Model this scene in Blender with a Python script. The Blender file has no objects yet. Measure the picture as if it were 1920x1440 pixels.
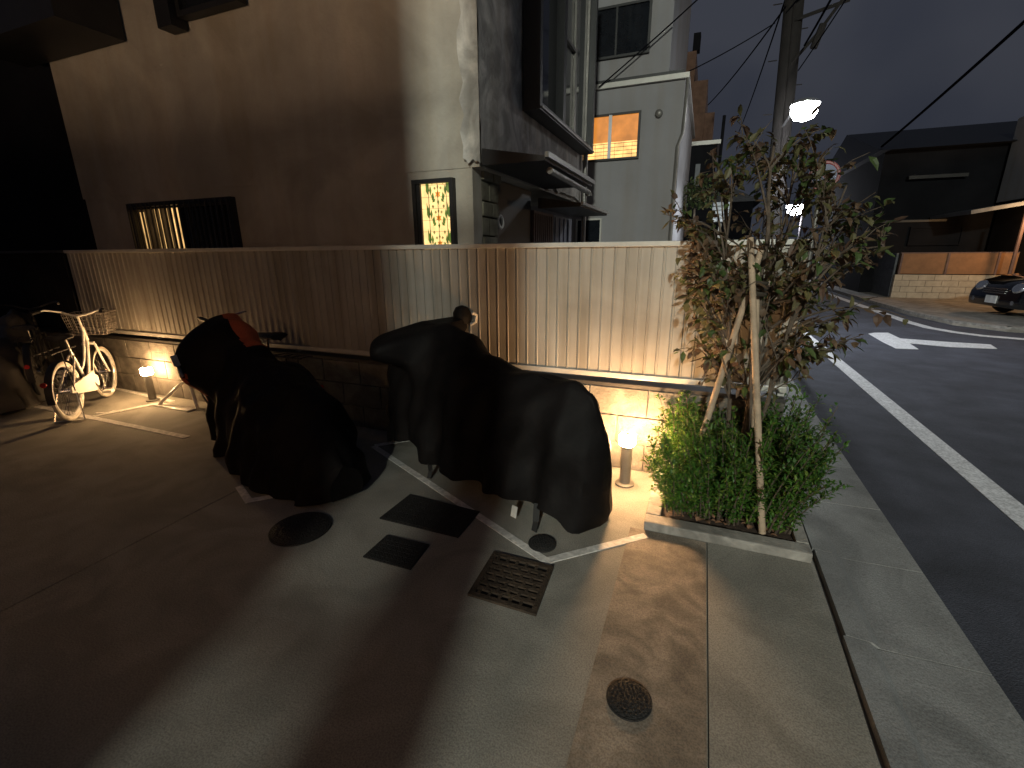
import bpy, bmesh, math, random
from mathutils import Vector, Matrix
random.seed(7)
sc = bpy.context.scene
C = sc.collection
R = math.radians
pi = math.pi

# ------------------------------------------------------------------ camera
YAW, PITCH, ROLL = -0.384066, 0.278695, -0.008228
CAM = Vector((0.0, -3.078, 1.5))
fw = Vector((math.sin(YAW) * math.cos(PITCH), math.cos(YAW) * math.cos(PITCH), -math.sin(PITCH)))
rt = Vector((math.cos(YAW), -math.sin(YAW), 0))
up = rt.cross(fw)
rt2 = rt * math.cos(ROLL) + up * math.sin(ROLL)
up2 = -rt * math.sin(ROLL) + up * math.cos(ROLL)
cd = bpy.data.cameras.new('camera')
cam = bpy.data.objects.new('camera', cd)
C.objects.link(cam)
cd.sensor_width = 36
cd.lens = 864.9 / 1920 * 36
cd.clip_start = 0.05
cd.clip_end = 2000
m = Matrix((rt2, up2, -fw)).transposed().to_4x4()
m.translation = CAM
cam.matrix_world = m
sc.camera = cam

# ------------------------------------------------------------------ sky, exposure
w = bpy.data.worlds.new('World')
sc.world = w
w.use_nodes = True
nt = w.node_tree
bg = nt.nodes['Background']
sky = nt.nodes.new('ShaderNodeTexSky')
sky.sky_type = 'NISHITA'
sky.sun_disc = False
sky.sun_elevation = R(-3.5)
sky.sun_rotation = R(200)
sky.air_density = 1.0
sky.dust_density = 2.0
sky.ozone_density = 2.0
# thin night cloud lit by the town from below: a soft grey added to the blue of the dusk sky
tc = nt.nodes.new('ShaderNodeTexCoord')
nz = nt.nodes.new('ShaderNodeTexNoise')
nz.inputs['Scale'].default_value = 1.6
nz.inputs['Detail'].default_value = 4
rp = nt.nodes.new('ShaderNodeValToRGB')
rp.color_ramp.elements[0].position = 0.38
rp.color_ramp.elements[0].color = (0.11, 0.16, 0.31, 1)
rp.color_ramp.elements[1].position = 0.64
rp.color_ramp.elements[1].color = (0.46, 0.50, 0.64, 1)
ad = nt.nodes.new('ShaderNodeMix')
ad.data_type = 'RGBA'
ad.blend_type = 'ADD'
ad.inputs[0].default_value = 1
nt.links.new(tc.outputs['Generated'], nz.inputs['Vector'])
nt.links.new(nz.outputs['Fac'], rp.inputs['Fac'])
nt.links.new(sky.outputs['Color'], ad.inputs[6])
nt.links.new(rp.outputs['Color'], ad.inputs[7])
nt.links.new(ad.outputs[2], bg.inputs['Color'])
bg.inputs['Strength'].default_value = 0.085
sc.view_settings.view_transform = 'Standard'
sc.view_settings.look = 'None'
sc.view_settings.exposure = 0
sc.view_settings.gamma = 1


# ------------------------------------------------------------------ light levels (used in the lamps' builders)
BOLLARD = 640.0          # emission of a bollard head
STREET_NEAR = 14500.0    # street lamp behind the camera
STREET_FAR = 400.0      # lamp on the utility pole
STREET_END = 500.0
PORCH_FILL = 42.0  # warm fill added behind the viewpoint
WALL_FILL = 400.0  # added light for the plaster house wall
CORNER = 120.0


# ------------------------------------------------------------------ materials
def mat(name, col, rough=0.8, metal=0.0, var=0.25, scale=6.0, bump=0.15, bscale=60.0, col2=None, spec=0.5, stain=None, coat=0.0, trans=0.0, grit=None, bdist=0.01, streak=None):
    mt = bpy.data.materials.new(name)
    mt.use_nodes = True
    n = mt.node_tree
    b = n.nodes['Principled BSDF']
    b.inputs['Roughness'].default_value = rough
    b.inputs['Metallic'].default_value = metal
    b.inputs['Specular IOR Level'].default_value = spec
    b.inputs['Coat Weight'].default_value = coat
    t = n.nodes.new('ShaderNodeTexCoord')
    a = n.nodes.new('ShaderNodeTexNoise')
    a.inputs['Scale'].default_value = scale
    a.inputs['Detail'].default_value = 6
    a.inputs['Roughness'].default_value = 0.62
    n.links.new(t.outputs['Object'], a.inputs['Vector'])
    r = n.nodes.new('ShaderNodeValToRGB')
    c1 = tuple(max(0, c * (1 - var)) for c in col) + (1,)
    c2 = tuple(min(1, c * (1 + var)) for c in (col2 or col)) + (1,)
    r.color_ramp.elements[0].position = 0.34
    r.color_ramp.elements[1].position = 0.68
    r.color_ramp.elements[0].color = c1
    r.color_ramp.elements[1].color = c2
    n.links.new(a.outputs['Fac'], r.inputs['Fac'])
    out = r.outputs['Color']
    if stain:
        s = n.nodes.new('ShaderNodeTexNoise')
        s.inputs['Scale'].default_value = stain[0]
        s.inputs['Detail'].default_value = 8
        s.inputs['Distortion'].default_value = 1.6
        n.links.new(t.outputs['Object'], s.inputs['Vector'])
        sr = n.nodes.new('ShaderNodeValToRGB')
        sr.color_ramp.elements[0].position = 0.40
        sr.color_ramp.elements[1].position = 0.62
        k = stain[1]
        sr.color_ramp.elements[0].color = (k, k, k, 1)
        sr.color_ramp.elements[1].color = (1, 1, 1, 1)
        n.links.new(s.outputs['Fac'], sr.inputs['Fac'])
        mx = n.nodes.new('ShaderNodeMix')
        mx.data_type = 'RGBA'
        mx.blend_type = 'MULTIPLY'
        mx.inputs[0].default_value = 1
        n.links.new(out, mx.inputs[6])
        n.links.new(sr.outputs['Color'], mx.inputs[7])
        out = mx.outputs[2]
    if streak:
        mp = n.nodes.new('ShaderNodeMapping')
        mp.inputs['Scale'].default_value = (streak[0], streak[0], streak[0] * 0.07)
        n.links.new(t.outputs['Object'], mp.inputs['Vector'])
        k1 = n.nodes.new('ShaderNodeTexNoise')
        k1.inputs['Scale'].default_value = 1.0
        k1.inputs['Detail'].default_value = 5
        n.links.new(mp.outputs['Vector'], k1.inputs['Vector'])
        k2 = n.nodes.new('ShaderNodeValToRGB')
        k2.color_ramp.elements[0].position = 0.33
        k2.color_ramp.elements[1].position = 0.58
        k2.color_ramp.elements[0].color = (streak[1], streak[1] * .96, streak[1] * .9, 1)
        k2.color_ramp.elements[1].color = (1, 1, 1, 1)
        n.links.new(k1.outputs['Fac'], k2.inputs['Fac'])
        k3 = n.nodes.new('ShaderNodeMix')
        k3.data_type = 'RGBA'
        k3.blend_type = 'MULTIPLY'
        k3.inputs[0].default_value = 1
        n.links.new(out, k3.inputs[6])
        n.links.new(k2.outputs['Color'], k3.inputs[7])
        out = k3.outputs[2]
    if grit:
        g1 = n.nodes.new('ShaderNodeTexNoise')
        g1.inputs['Scale'].default_value = grit[0]
        g1.inputs['Detail'].default_value = 3
        n.links.new(t.outputs['Object'], g1.inputs['Vector'])
        g2 = n.nodes.new('ShaderNodeValToRGB')
        g2.color_ramp.elements[0].position = 0.36
        g2.color_ramp.elements[1].position = 0.60
        g2.color_ramp.elements[0].color = (grit[1],) * 3 + (1,)
        g2.color_ramp.elements[1].color = (1.12, 1.12, 1.12, 1)
        n.links.new(g1.outputs['Fac'], g2.inputs['Fac'])
        g3 = n.nodes.new('ShaderNodeMix')
        g3.data_type = 'RGBA'
        g3.blend_type = 'MULTIPLY'
        g3.inputs[0].default_value = 1
        n.links.new(out, g3.inputs[6])
        n.links.new(g2.outputs['Color'], g3.inputs[7])
        out = g3.outputs[2]
    n.links.new(out, b.inputs['Base Color'])
    if trans:
        tl = n.nodes.new('ShaderNodeBsdfTranslucent')
        n.links.new(out, tl.inputs['Color'])
        ms = n.nodes.new('ShaderNodeMixShader')
        ms.inputs[0].default_value = trans
        n.links.new(b.outputs[0], ms.inputs[1])
        n.links.new(tl.outputs[0], ms.inputs[2])
        n.links.new(ms.outputs[0], n.nodes['Material Output'].inputs['Surface'])
    if bump:
        q = n.nodes.new('ShaderNodeTexNoise')
        q.inputs['Scale'].default_value = bscale
        q.inputs['Detail'].default_value = 5
        n.links.new(t.outputs['Object'], q.inputs['Vector'])
        bp = n.nodes.new('ShaderNodeBump')
        bp.inputs['Strength'].default_value = bump
        bp.inputs['Distance'].default_value = bdist
        n.links.new(q.outputs['Fac'], bp.inputs['Height'])
        n.links.new(bp.outputs['Normal'], b.inputs['Normal'])
    return mt


def glow(name, col, strength, vary=0.0, scale=8.0):
    mt = bpy.data.materials.new(name)
    mt.use_nodes = True
    n = mt.node_tree
    b = n.nodes['Principled BSDF']
    b.inputs['Base Color'].default_value = (0.04, 0.04, 0.04, 1)
    b.inputs['Emission Color'].default_value = col + (1,)
    b.inputs['Emission Strength'].default_value = strength
    if vary:
        t = n.nodes.new('ShaderNodeTexCoord')
        a = n.nodes.new('ShaderNodeTexNoise')
        a.inputs['Scale'].default_value = scale
        a.inputs['Detail'].default_value = 3
        n.links.new(t.outputs['Object'], a.inputs['Vector'])
        r = n.nodes.new('ShaderNodeValToRGB')
        r.color_ramp.elements[0].position = 0.35
        r.color_ramp.elements[1].position = 0.65
        r.color_ramp.elements[0].color = tuple(c * (1 - vary) for c in col) + (1,)
        r.color_ramp.elements[1].color = tuple(c * (1 + vary * .4) for c in col) + (1,)
        n.links.new(a.outputs['Fac'], r.inputs['Fac'])
        n.links.new(r.outputs['Color'], b.inputs['Emission Color'])
    return mt


M = dict(
    asphalt=mat('asphalt', (0.072, 0.077, 0.102), 0.9, var=0.25, scale=2.5, bump=0.6, bscale=140, stain=(0.9, 0.75), grit=(230, 0.6)),
    earth=mat('earth', (0.05, 0.048, 0.045), 0.95),
    concrete=mat('forecourt_concrete', (0.285, 0.268, 0.232), 0.85, var=0.12, scale=1.6, bump=0.2, bscale=90, stain=(2.2, 0.78), grit=(170, 0.72)),
    concrete_band=mat('brown_concrete', (0.275, 0.225, 0.175), 0.8, var=0.3, scale=3.0, bump=0.35, bscale=60, stain=(4.5, 0.6), grit=(170, 0.72)),
    gutter=mat('gutter_concrete', (0.30, 0.30, 0.295), 0.85, var=0.18, scale=2.2, bump=0.25, bscale=80, stain=(1.7, 0.7), grit=(190, 0.75)),
    kerb=mat('kerb_concrete', (0.33, 0.31, 0.28), 0.85, var=0.22, scale=7, bump=0.4, bscale=70, stain=(5, 0.6)),
    paint=mat('road_paint', (0.76, 0.76, 0.77), 0.7, var=0.06, scale=14, bump=0.15, stain=(9, 0.86), grit=(70, 0.72)),
    paint_worn=mat('worn_bay_paint', (0.72, 0.69, 0.65), 0.8, var=0.12, scale=20, bump=0.2, stain=(16, 0.7)),
    block=mat('concrete_block', (0.17, 0.152, 0.128), 0.9, var=0.25, scale=7, bump=0.8, bscale=55, stain=(4, 0.6)),
    mortar=mat('mortar', (0.17, 0.155, 0.14), 0.95, bump=0.3),
    panel=mat('fence_steel', (0.37, 0.345, 0.305), 0.42, 0.1, var=0.07, scale=3, bump=0.03, stain=(1.2, 0.85), streak=(9, 0.74)),
    rail=mat('fence_rail', (0.47, 0.455, 0.42), 0.45, 0.2, var=0.1, bump=0.03),
    dark_rail=mat('dark_rail', (0.03, 0.026, 0.023), 0.6, bump=0.05),
    plaster=mat('plaster', (0.42, 0.385, 0.33), 0.9, var=0.12, scale=1.4, bump=0.5, bscale=35, stain=(0.9, 0.78), streak=(5, 0.93)),
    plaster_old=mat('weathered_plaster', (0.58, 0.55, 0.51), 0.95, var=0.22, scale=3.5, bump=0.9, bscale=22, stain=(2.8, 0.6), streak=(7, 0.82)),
    grey_wall=mat('grey_wall', (0.27, 0.265, 0.275), 0.85, var=0.08, scale=1.0, bump=0.2, bscale=50, streak=(4, 0.93)),
    brown_wall=mat('brown_wall', (0.16, 0.085, 0.055), 0.85),
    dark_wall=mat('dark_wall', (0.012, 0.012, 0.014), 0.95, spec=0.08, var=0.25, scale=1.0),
    black=mat('black_trim', (0.012, 0.012, 0.013), 0.5, var=0.2, bump=0.05),
    alu=mat('aluminium', (0.55, 0.55, 0.57), 0.35, 0.7, var=0.1, bump=0.02),
    glass_dark=mat('dark_glass', (0.012, 0.014, 0.018), 0.08, 0, var=0.2, bump=0.02, bscale=3),
    brown_door=mat('brown_door', (0.12, 0.07, 0.06), 0.6),
    blue_door=mat('blue_grey_panel', (0.16, 0.17, 0.21), 0.6),
    stone=mat('stone', (0.16, 0.15, 0.11), 0.9, var=0.4, scale=5, bump=0.9, bscale=18),
    cover=mat('bike_cover', (0.0068, 0.0057, 0.0057), 0.66, var=0.3, scale=5, bump=0.35, bscale=11, spec=0.12, bdist=0.02),
    cover_grey=mat('bike_cover_grey', (0.05, 0.045, 0.04), 0.6, bump=0.3, bscale=16),
    cover_orange=mat('orange_cover', (0.40, 0.065, 0.012), 0.6, var=0.15, bump=0.3, bscale=20),
    strap=mat('strap', (0.01, 0.01, 0.01), 0.7),
    tag=mat('pale_tag', (0.6, 0.58, 0.54), 0.6),
    white_metal=mat('white_enamel', (0.78, 0.75, 0.70), 0.3, 0.0, var=0.05, bump=0.02, coat=0.4),
    chrome=mat('chrome', (0.7, 0.7, 0.7), 0.2, 1.0, var=0.05, bump=0.0),
    rubber=mat('rubber', (0.02, 0.02, 0.02), 0.8),
    tyre_pale=mat('pale_tyre', (0.62, 0.57, 0.49), 0.6),
    basket=mat('basket_wire', (0.26, 0.23, 0.2), 0.5, 0.3),
    saddle=mat('saddle_vinyl', (0.018, 0.016, 0.015), 0.5),
    red_lens=mat('red_lens', (0.35, 0.02, 0.02), 0.2),
    bollard=mat('bollard_metal', (0.20, 0.19, 0.175), 0.45, 0.5, var=0.15, bump=0.05),
    iron=mat('cast_iron', (0.016, 0.015, 0.0145), 0.75, 0.1, var=0.35, scale=20, bump=0.9, bscale=130),
    grate=mat('grate_iron', (0.055, 0.038, 0.025), 0.75, 0.2, var=0.4, scale=25, bump=0.8, bscale=120),
    pit=mat('drain_pit', (0.006, 0.006, 0.006), 0.9),
    soil=mat('soil', (0.055, 0.035, 0.024), 0.95, var=0.4, scale=20, bump=1.0, bscale=45),
    bark=mat('bark', (0.10, 0.075, 0.055), 0.9, var=0.35, scale=18, bump=0.8, bscale=50),
    stake=mat('stake_wood', (0.40, 0.30, 0.21), 0.8, var=0.25, scale=10, bump=0.5, bscale=60),
    tie=mat('stake_tie', (0.035, 0.028, 0.02), 0.9),
    leaf1=mat('leaf_olive', (0.115, 0.105, 0.045), 0.55, var=0.3, bump=0, trans=0.3),
    leaf2=mat('leaf_brown', (0.135, 0.085, 0.05), 0.6, var=0.35, bump=0, trans=0.3),
    leaf3=mat('leaf_green', (0.065, 0.10, 0.03), 0.5, var=0.3, bump=0, trans=0.3),
    leaf4=mat('leaf_russet', (0.10, 0.06, 0.04), 0.6, var=0.3, bump=0, trans=0.3),
    bush1=mat('bush_green', (0.07, 0.165, 0.024), 0.45, var=0.3, bump=0, trans=0.3),
    bush2=mat('bush_yellow_green', (0.15, 0.22, 0.04), 0.45, var=0.25, bump=0, trans=0.3),
    bush3=mat('bush_dark_green', (0.045, 0.12, 0.02), 0.5, var=0.3, bump=0, trans=0.3),
    dead=mat('dead_leaf', (0.26, 0.14, 0.08), 0.8, var=0.3, bump=0),
    pole=mat('pole_concrete', (0.017, 0.014, 0.013), 0.9, bump=0.3),
    wire=mat('wire', (0.006, 0.006, 0.008), 1.0, bump=0, spec=0.0),
    car=mat('car_paint', (0.006, 0.006, 0.008), 0.12, 0.0, var=0.1, bump=0, coat=1.0),
    headlamp=mat('headlamp', (0.8, 0.8, 0.82), 0.08, 0.9, var=0.1, bump=0),
    plate=mat('licence_plate', (0.7, 0.7, 0.7), 0.4),
    far_block=mat('far_block', (0.42, 0.36, 0.28), 0.9, var=0.15, bump=0.4),
    far_orange=mat('orange_board', (0.22, 0.11, 0.05), 0.7, var=0.15),
    shutter=mat('grey_shutter', (0.11, 0.115, 0.125), 0.55, 0.2),
    far_pave=mat('far_pavement', (0.30, 0.27, 0.23), 0.85, bump=0.3, stain=(1.5, 0.7)),
    pale_metal=mat('pale_metal', (0.6, 0.63, 0.64), 0.5, 0.2),
    sign_blue=mat('sign_blue', (0.02, 0.035, 0.13), 0.4, bump=0),
    sign_red=mat('sign_red', (0.22, 0.015, 0.015), 0.4, bump=0),
    bulb_warm=glow('bulb_warm', (1.0, 0.565, 0.25), BOLLARD),
    bulb_warm_dim=glow('bulb_warm_dim', (1.0, 0.60, 0.27), BOLLARD * 0.5),
    led=glow('led', (0.95, 0.98, 1.0), 60),
    lamp_orange=glow('corner_lamp', (1.0, 0.45, 0.12), 60),
    lit_cream=glow('lit_cream', (1.0, 0.66, 0.25), 1.55, 0.18, 14),
    lit_green=glow('lit_green', (0.16, 0.26, 0.035), 0.8, 0.4, 20),
    lit_orange=glow('lit_orange', (1.0, 0.30, 0.02), 0.95, 0.25, 20),
    lit_olive=glow('lit_olive', (0.45, 0.34, 0.09), 0.8, 0.4, 20),
    lit_blind=glow('lit_blind', (0.55, 0.19, 0.03), 1.35, 0.3, 3.5),
    lit_room=glow('lit_room', (1.0, 0.55, 0.17), 1.7, 0.35, 6),
    lit_slat=glow('lit_slat', (1.0, 0.58, 0.2), 1.25, 0.55, 5),
    lit_dim=glow('lit_dim', (0.10, 0.055, 0.02), 0.35, 0.5, 6),
)


# ------------------------------------------------------------------ mesh helpers
class MB:
    def __init__(s):
        s.v, s.f, s.mi = [], [], []
        s.cur = 0

    def add(s, vs, fs):
        o = len(s.v)
        s.v += [tuple(p) for p in vs]
        for f in fs:
            s.f.append(tuple(i + o for i in f))
            s.mi.append(s.cur)

    def box(s, x0, x1, y0, y1, z0, z1):
        if x0 > x1: x0, x1 = x1, x0
        if y0 > y1: y0, y1 = y1, y0
        s.add([(x0, y0, z0), (x1, y0, z0), (x1, y1, z0), (x0, y1, z0), (x0, y0, z1), (x1, y0, z1), (x1, y1, z1), (x0, y1, z1)],
              [(0, 3, 2, 1), (4, 5, 6, 7), (0, 1, 5, 4), (1, 2, 6, 5), (2, 3, 7, 6), (3, 0, 4, 7)])

    def obox(s, c, sz, mx):
        hx, hy, hz = sz[0] / 2, sz[1] / 2, sz[2] / 2
        c = Vector(c)
        vs = [c + mx @ Vector((a * hx, b * hy, d * hz)) for d in (-1, 1) for a, b in ((-1, -1), (1, -1), (1, 1), (-1, 1))]
        s.add(vs, [(0, 3, 2, 1), (4, 5, 6, 7), (0, 1, 5, 4), (1, 2, 6, 5), (2, 3, 7, 6), (3, 0, 4, 7)])

    def quad(s, *p):
        s.add(p, [tuple(range(len(p)))])

    def tube(s, path, r, n=8, caps=True):
        P = [Vector(p) for p in path]
        rs = r if isinstance(r, (list, tuple)) else [r] * len(P)
        rings = []
        prev = None
        for i, p in enumerate(P):
            d = (P[min(i + 1, len(P) - 1)] - P[max(i - 1, 0)]).normalized()
            if prev is None:
                a = Vector((0, 0, 1)) if abs(d.z) < 0.9 else Vector((1, 0, 0))
                x = d.cross(a).normalized()
            else:
                x = (prev - d * prev.dot(d)).normalized()
            prev = x
            y = d.cross(x)
            rings.append([p + (x * math.cos(2 * pi * k / n) + y * math.sin(2 * pi * k / n)) * rs[i] for k in range(n)])
        vs = [q for g in rings for q in g]
        fs = []
        for i in range(len(P) - 1):
            for k in range(n):
                k2 = (k + 1) % n
                fs.append((i * n + k, i * n + k2, (i + 1) * n + k2, (i + 1) * n + k))
        if caps:
            fs.append(tuple(range(n - 1, -1, -1)))
            fs.append(tuple((len(P) - 1) * n + k for k in range(n)))
        s.add(vs, fs)

    def lathe(s, prof, c=(0, 0, 0), n=24, mx=None):
        c = Vector(c)
        vs = []
        for (r, z) in prof:
            for k in range(n):
                p = Vector((r * math.cos(2 * pi * k / n), r * math.sin(2 * pi * k / n), z))
                vs.append(c + (mx @ p if mx else p))
        fs = []
        for i in range(len(prof) - 1):
            for k in range(n):
                k2 = (k + 1) % n
                fs.append((i * n + k, i * n + k2, (i + 1) * n + k2, (i + 1) * n + k))
        fs.append(tuple(range(n - 1, -1, -1)))
        fs.append(tuple((len(prof) - 1) * n + k for k in range(n)))
        s.add(vs, fs)

    def torus(s, c, axis, RR, r, n=40, k=8, flat=1.0):
        c = Vector(c)
        a = Vector(axis).normalized()
        x = a.cross(Vector((0, 0, 1)))
        x = x.normalized() if x.length > 1e-4 else Vector((1, 0, 0))
        y = a.cross(x)
        vs = []
        for i in range(n):
            d = x * math.cos(2 * pi * i / n) + y * math.sin(2 * pi * i / n)
            for j in range(k):
                t = 2 * pi * j / k
                vs.append(c + d * (RR + r * math.cos(t)) + a * r * flat * math.sin(t))
        s.add(vs, [(i * k + j, ((i + 1) % n) * k + j, ((i + 1) % n) * k + (j + 1) % k, i * k + (j + 1) % k) for i in range(n) for j in range(k)])

    def prism(s, poly, z0, z1):
        n = len(poly)
        s.add([(x, y, z0) for x, y in poly] + [(x, y, z1) for x, y in poly],
              [tuple(range(n - 1, -1, -1)), tuple(range(n, 2 * n))] + [(i, (i + 1) % n, n + (i + 1) % n, n + i) for i in range(n)])

    def extr(s, poly, a, b, fn):
        n = len(poly)
        s.add([fn(p, a) for p in poly] + [fn(p, b) for p in poly],
              [tuple(range(n - 1, -1, -1)), tuple(range(n, 2 * n))] + [(i, (i + 1) % n, n + (i + 1) % n, n + i) for i in range(n)])

    def build(s, name, mats, parent=None, smooth=False, bevel=0, local=False, loc=None):
        me = bpy.data.meshes.new(name)
        off = Vector((0, 0, 0))
        if parent is not None and not local:
            q = parent
            while q is not None:
                off += q.location
                q = q.parent
        if loc is not None and not local:
            off = Vector(loc)
        me.from_pydata([tuple(Vector(p) - off) for p in s.v], [], s.f)
        if not isinstance(mats, (list, tuple)): mats = [mats]
        for q in mats: me.materials.append(M[q])
        me.polygons.foreach_set('material_index', s.mi)
        bm = bmesh.new()
        bm.from_mesh(me)
        bmesh.ops.recalc_face_normals(bm, faces=bm.faces)
        if bevel:
            bmesh.ops.bevel(bm, geom=[e for e in bm.edges if len(e.link_faces) == 2 and e.calc_face_angle(0) > 0.5], offset=bevel, segments=2, affect='EDGES', profile=0.6)
        bm.to_mesh(me)
        bm.free()
        if smooth:
            me.polygons.foreach_set('use_smooth', [True] * len(me.polygons))
            me.set_sharp_from_angle(angle=R(40))
        o = bpy.data.objects.new(name, me)
        C.objects.link(o)
        if parent is not None: o.parent = parent
        if loc is not None: o.location = loc
        return o


def box1(name, m_, parent, *b, bevel=0):
    q = MB()
    q.box(*b)
    return q.build(name, m_, parent, bevel=bevel)


def tag(o, label, cat, group=None):
    o['label'] = label
    o['category'] = cat
    if group: o['group'] = group
    return o


def thing(name, label, cat, loc=(0, 0, 0), rz=0, group=None):
    o = bpy.data.objects.new(name, None)
    o.empty_display_size = 0.1
    C.objects.link(o)
    o.location = loc
    o.rotation_euler = (0, 0, rz)
    return tag(o, label, cat, group)


def struct(o):
    o['kind'] = 'structure'
    return o


def frame_xz(q, x0, x1, z0, z1, y0, y1, t):
    q.box(x0, x1, y0, y1, z1 - t, z1)
    q.box(x0, x1, y0, y1, z0, z0 + t)
    q.box(x0, x0 + t, y0, y1, z0 + t, z1 - t)
    q.box(x1 - t, x1, y0, y1, z0 + t, z1 - t)


def frame_yz(q, y0, y1, z0, z1, x0, x1, t):
    q.box(x0, x1, y0, y1, z1 - t, z1)
    q.box(x0, x1, y0, y1, z0, z0 + t)
    q.box(x0, x1, y0, y0 + t, z0 + t, z1 - t)
    q.box(x0, x1, y1 - t, y1, z0 + t, z1 - t)


# ------------------------------------------------------------------ ground, forecourt, road
q = MB(); q.box(-250, 250, -250, 250, -0.4, -0.06)
struct(q.build('ground', 'earth'))
q = MB()
q.prism([(1.13, -60), (1.13, 70), (4.55, 70), (4.55, 14.0), (4.62, 10.5), (4.85, 9.0), (5.4, 8.3), (7, 7.95), (40, 7.6), (40, -8), (9, -9), (6.0, -14), (5.6, -60)], -0.05, -0.012)
struct(q.build('road', 'asphalt'))
q = MB()
q.box(-14, -5.66, -14, 6, -0.05, 0.0); q.box(-5.654, -2.72, -14, 6, -0.05, 0.0); q.box(-2.714, 0.158, -14, 6, -0.05, 0.0)
struct(q.build('forecourt', 'concrete'))
q = MB()
q.prism([(0.162, -14), (0.63, -14), (0.645, -2.2), (0.652, -1.9), (0.640, -1.7), (0.648, -1.3), (0.652, -0.76), (0.645, 0.1), (0.162, 0.1)], -0.05, -0.001)
q.cur = 1
q.box(0.59, 0.70, -14, 0.1, -0.055, -0.014)
struct(q.build('forecourt_strip', ['concrete', 'mortar']))
q = MB()
q.prism([(-0.24, -14), (0.154, -14), (0.154, -0.72), (-0.24, -0.72)], 0.0, 0.004)  # strip slightly browner than the rest of the forecourt
struct(q.build('brown_pavement_band', 'concrete_band'))
# L-shaped gutter stones beside the road, one run of setting
q = MB()
y = -9.0
while y < 40:
    L = 0.6
    xl = 0.66 + (0.0 if y > -1.2 else random.uniform(-0.012, 0.012))
    dz = 0.0
    q.add([(xl, y, -0.04), (1.12, y, -0.04), (1.12, y + L - .006, -0.04), (xl, y + L - .006, -0.04),
           (xl, y, 0.022 + dz), (xl + 0.09, y, 0.016 + dz), (xl + 0.12, y, -0.004 + dz), (1.12, y, 0.004 + dz),
           (xl, y + L - .006, 0.022 + dz), (xl + 0.09, y + L - .006, 0.016 + dz), (xl + 0.12, y + L - .006, -0.004 + dz), (1.12, y + L - .006, 0.004 + dz)],
          [(0, 3, 2, 1), (4, 5, 9, 8), (5, 6, 10, 9), (6, 7, 11, 10), (0, 4, 8, 3), (1, 2, 11, 7), (0, 1, 7, 6, 5, 4), (3, 8, 9, 10, 11, 2)])
    y += L
    q.cur = 1
    q.box(0.70, 1.118, y - .0058, y - .0002, -0.03, -0.006)
    q.cur = 0
struct(q.build('gutter_kerb', ['gutter', 'pit']))
# far pavement beyond the bend, with its kerb
q = MB()
q.prism([(4.56, 70), (4.56, 14.0), (4.63, 10.5), (4.86, 9.05), (5.4, 8.36), (7, 8.02), (40, 7.68), (40, 70)], -0.05, 0.03)
struct(q.build('far_pavement', 'far_pave'))
q = MB()
kp = [(4.57, 70), (4.57, 14.0), (4.64, 10.5), (4.87, 9.06), (5.42, 8.38), (7, 8.04), (40, 7.70)]
for a, b in zip(kp[:-1], kp[1:]):
    d = Vector((b[0] - a[0], b[1] - a[1], 0)).normalized()
    nrm = Vector((-d.y, d.x, 0))
    A, B = Vector((*a, 0)), Vector((*b, 0))
    q.prism([tuple((A)[:2]), tuple(B[:2]), tuple((B + nrm * 0.15)[:2]), tuple((A + nrm * 0.15)[:2])], 0.02, 0.075)
struct(q.build('far_kerb', 'kerb'))


def strip(q, pts, wd, z0, z1):
    P = [Vector((a, b, 0)) for a, b in pts]
    L, Rr = [], []
    for i, p in enumerate(P):
        d = (P[min(i + 1, len(P) - 1)] - P[max(i - 1, 0)]).normalized()
        nn = Vector((-d.y, d.x, 0)) * wd / 2
        L.append(p + nn); Rr.append(p - nn)
    for i in range(len(P) - 1):
        q.prism([tuple(L[i][:2]), tuple(L[i + 1][:2]), tuple(Rr[i + 1][:2]), tuple(Rr[i][:2])], z0, z1)


q = MB(); strip(q, [(1.87, -30), (1.87, 60)], 0.155, -0.012, -0.007)
struct(q.build('road_edge_line', 'paint'))
q = MB(); strip(q, [(4.18, 60), (4.18, 12), (4.19, 9.3), (4.27, 8.45), (4.5, 7.95), (4.77, 7.66), (5.24, 7.47), (7, 7.15), (40, 6.8)], 0.19, -0.012, -0.007)
struct(q.build('far_edge_line', 'paint'))
q = MB()
q.prism([(2.96, 7.24), (2.93, 6.38), (2.94, 5.79), (3.24, 5.84), (3.3, 6.39), (3.76, 6.22), (4.37, 6.28), (4.46, 6.68), (3.94, 6.72), (3.32, 6.85), (3.33, 7.49), (3.1, 7.41)], -0.012, -0.006)
struct(q.build('road_arrow', 'paint'))
# parking bay paint
q = MB()
strip(q, [(-2.33, -0.305), (-0.565, -1.185)], 0.045, 0.0, 0.004)
strip(q, [(-0.58, -1.16), (-0.15, -0.77)], 0.045, 0.0, 0.005)
strip(q, [(-2.33, -0.29), (-2.10, -0.06)], 0.04, 0.0, 0.005)
strip(q, [(-2.75, -1.178), (-2.505, -1.3)], 0.045, 0.0, 0.004)
strip(q, [(-2.52, -1.285), (-2.06, -0.83)], 0.045, 0.0, 0.005)
strip(q, [(-3.03, 0.10), (-2.60, -0.28)], 0.045, 0.0, 0.004)
strip(q, [(-7.2, -0.71), (-3.95, -0.72)], 0.06, 0.0, 0.004)
strip(q, [(-5.34, -0.69), (-5.17, -0.17)], 0.06, 0.0, 0.005)
strip(q, [(-6.35, 0.0), (-5.1, -0.10)], 0.05, 0.0, 0.004)
for a, b, c, d in ((-5.43, -0.62, -5.34, -0.585), (-5.35, -0.60, -5.32, -0.53), (-5.34, -0.53, -5.24, -0.50)):
    strip(q, [(a, b), (c, d)], 0.03, 0.0, 0.006)
struct(q.build('bay_marking', 'paint_worn'))


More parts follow.
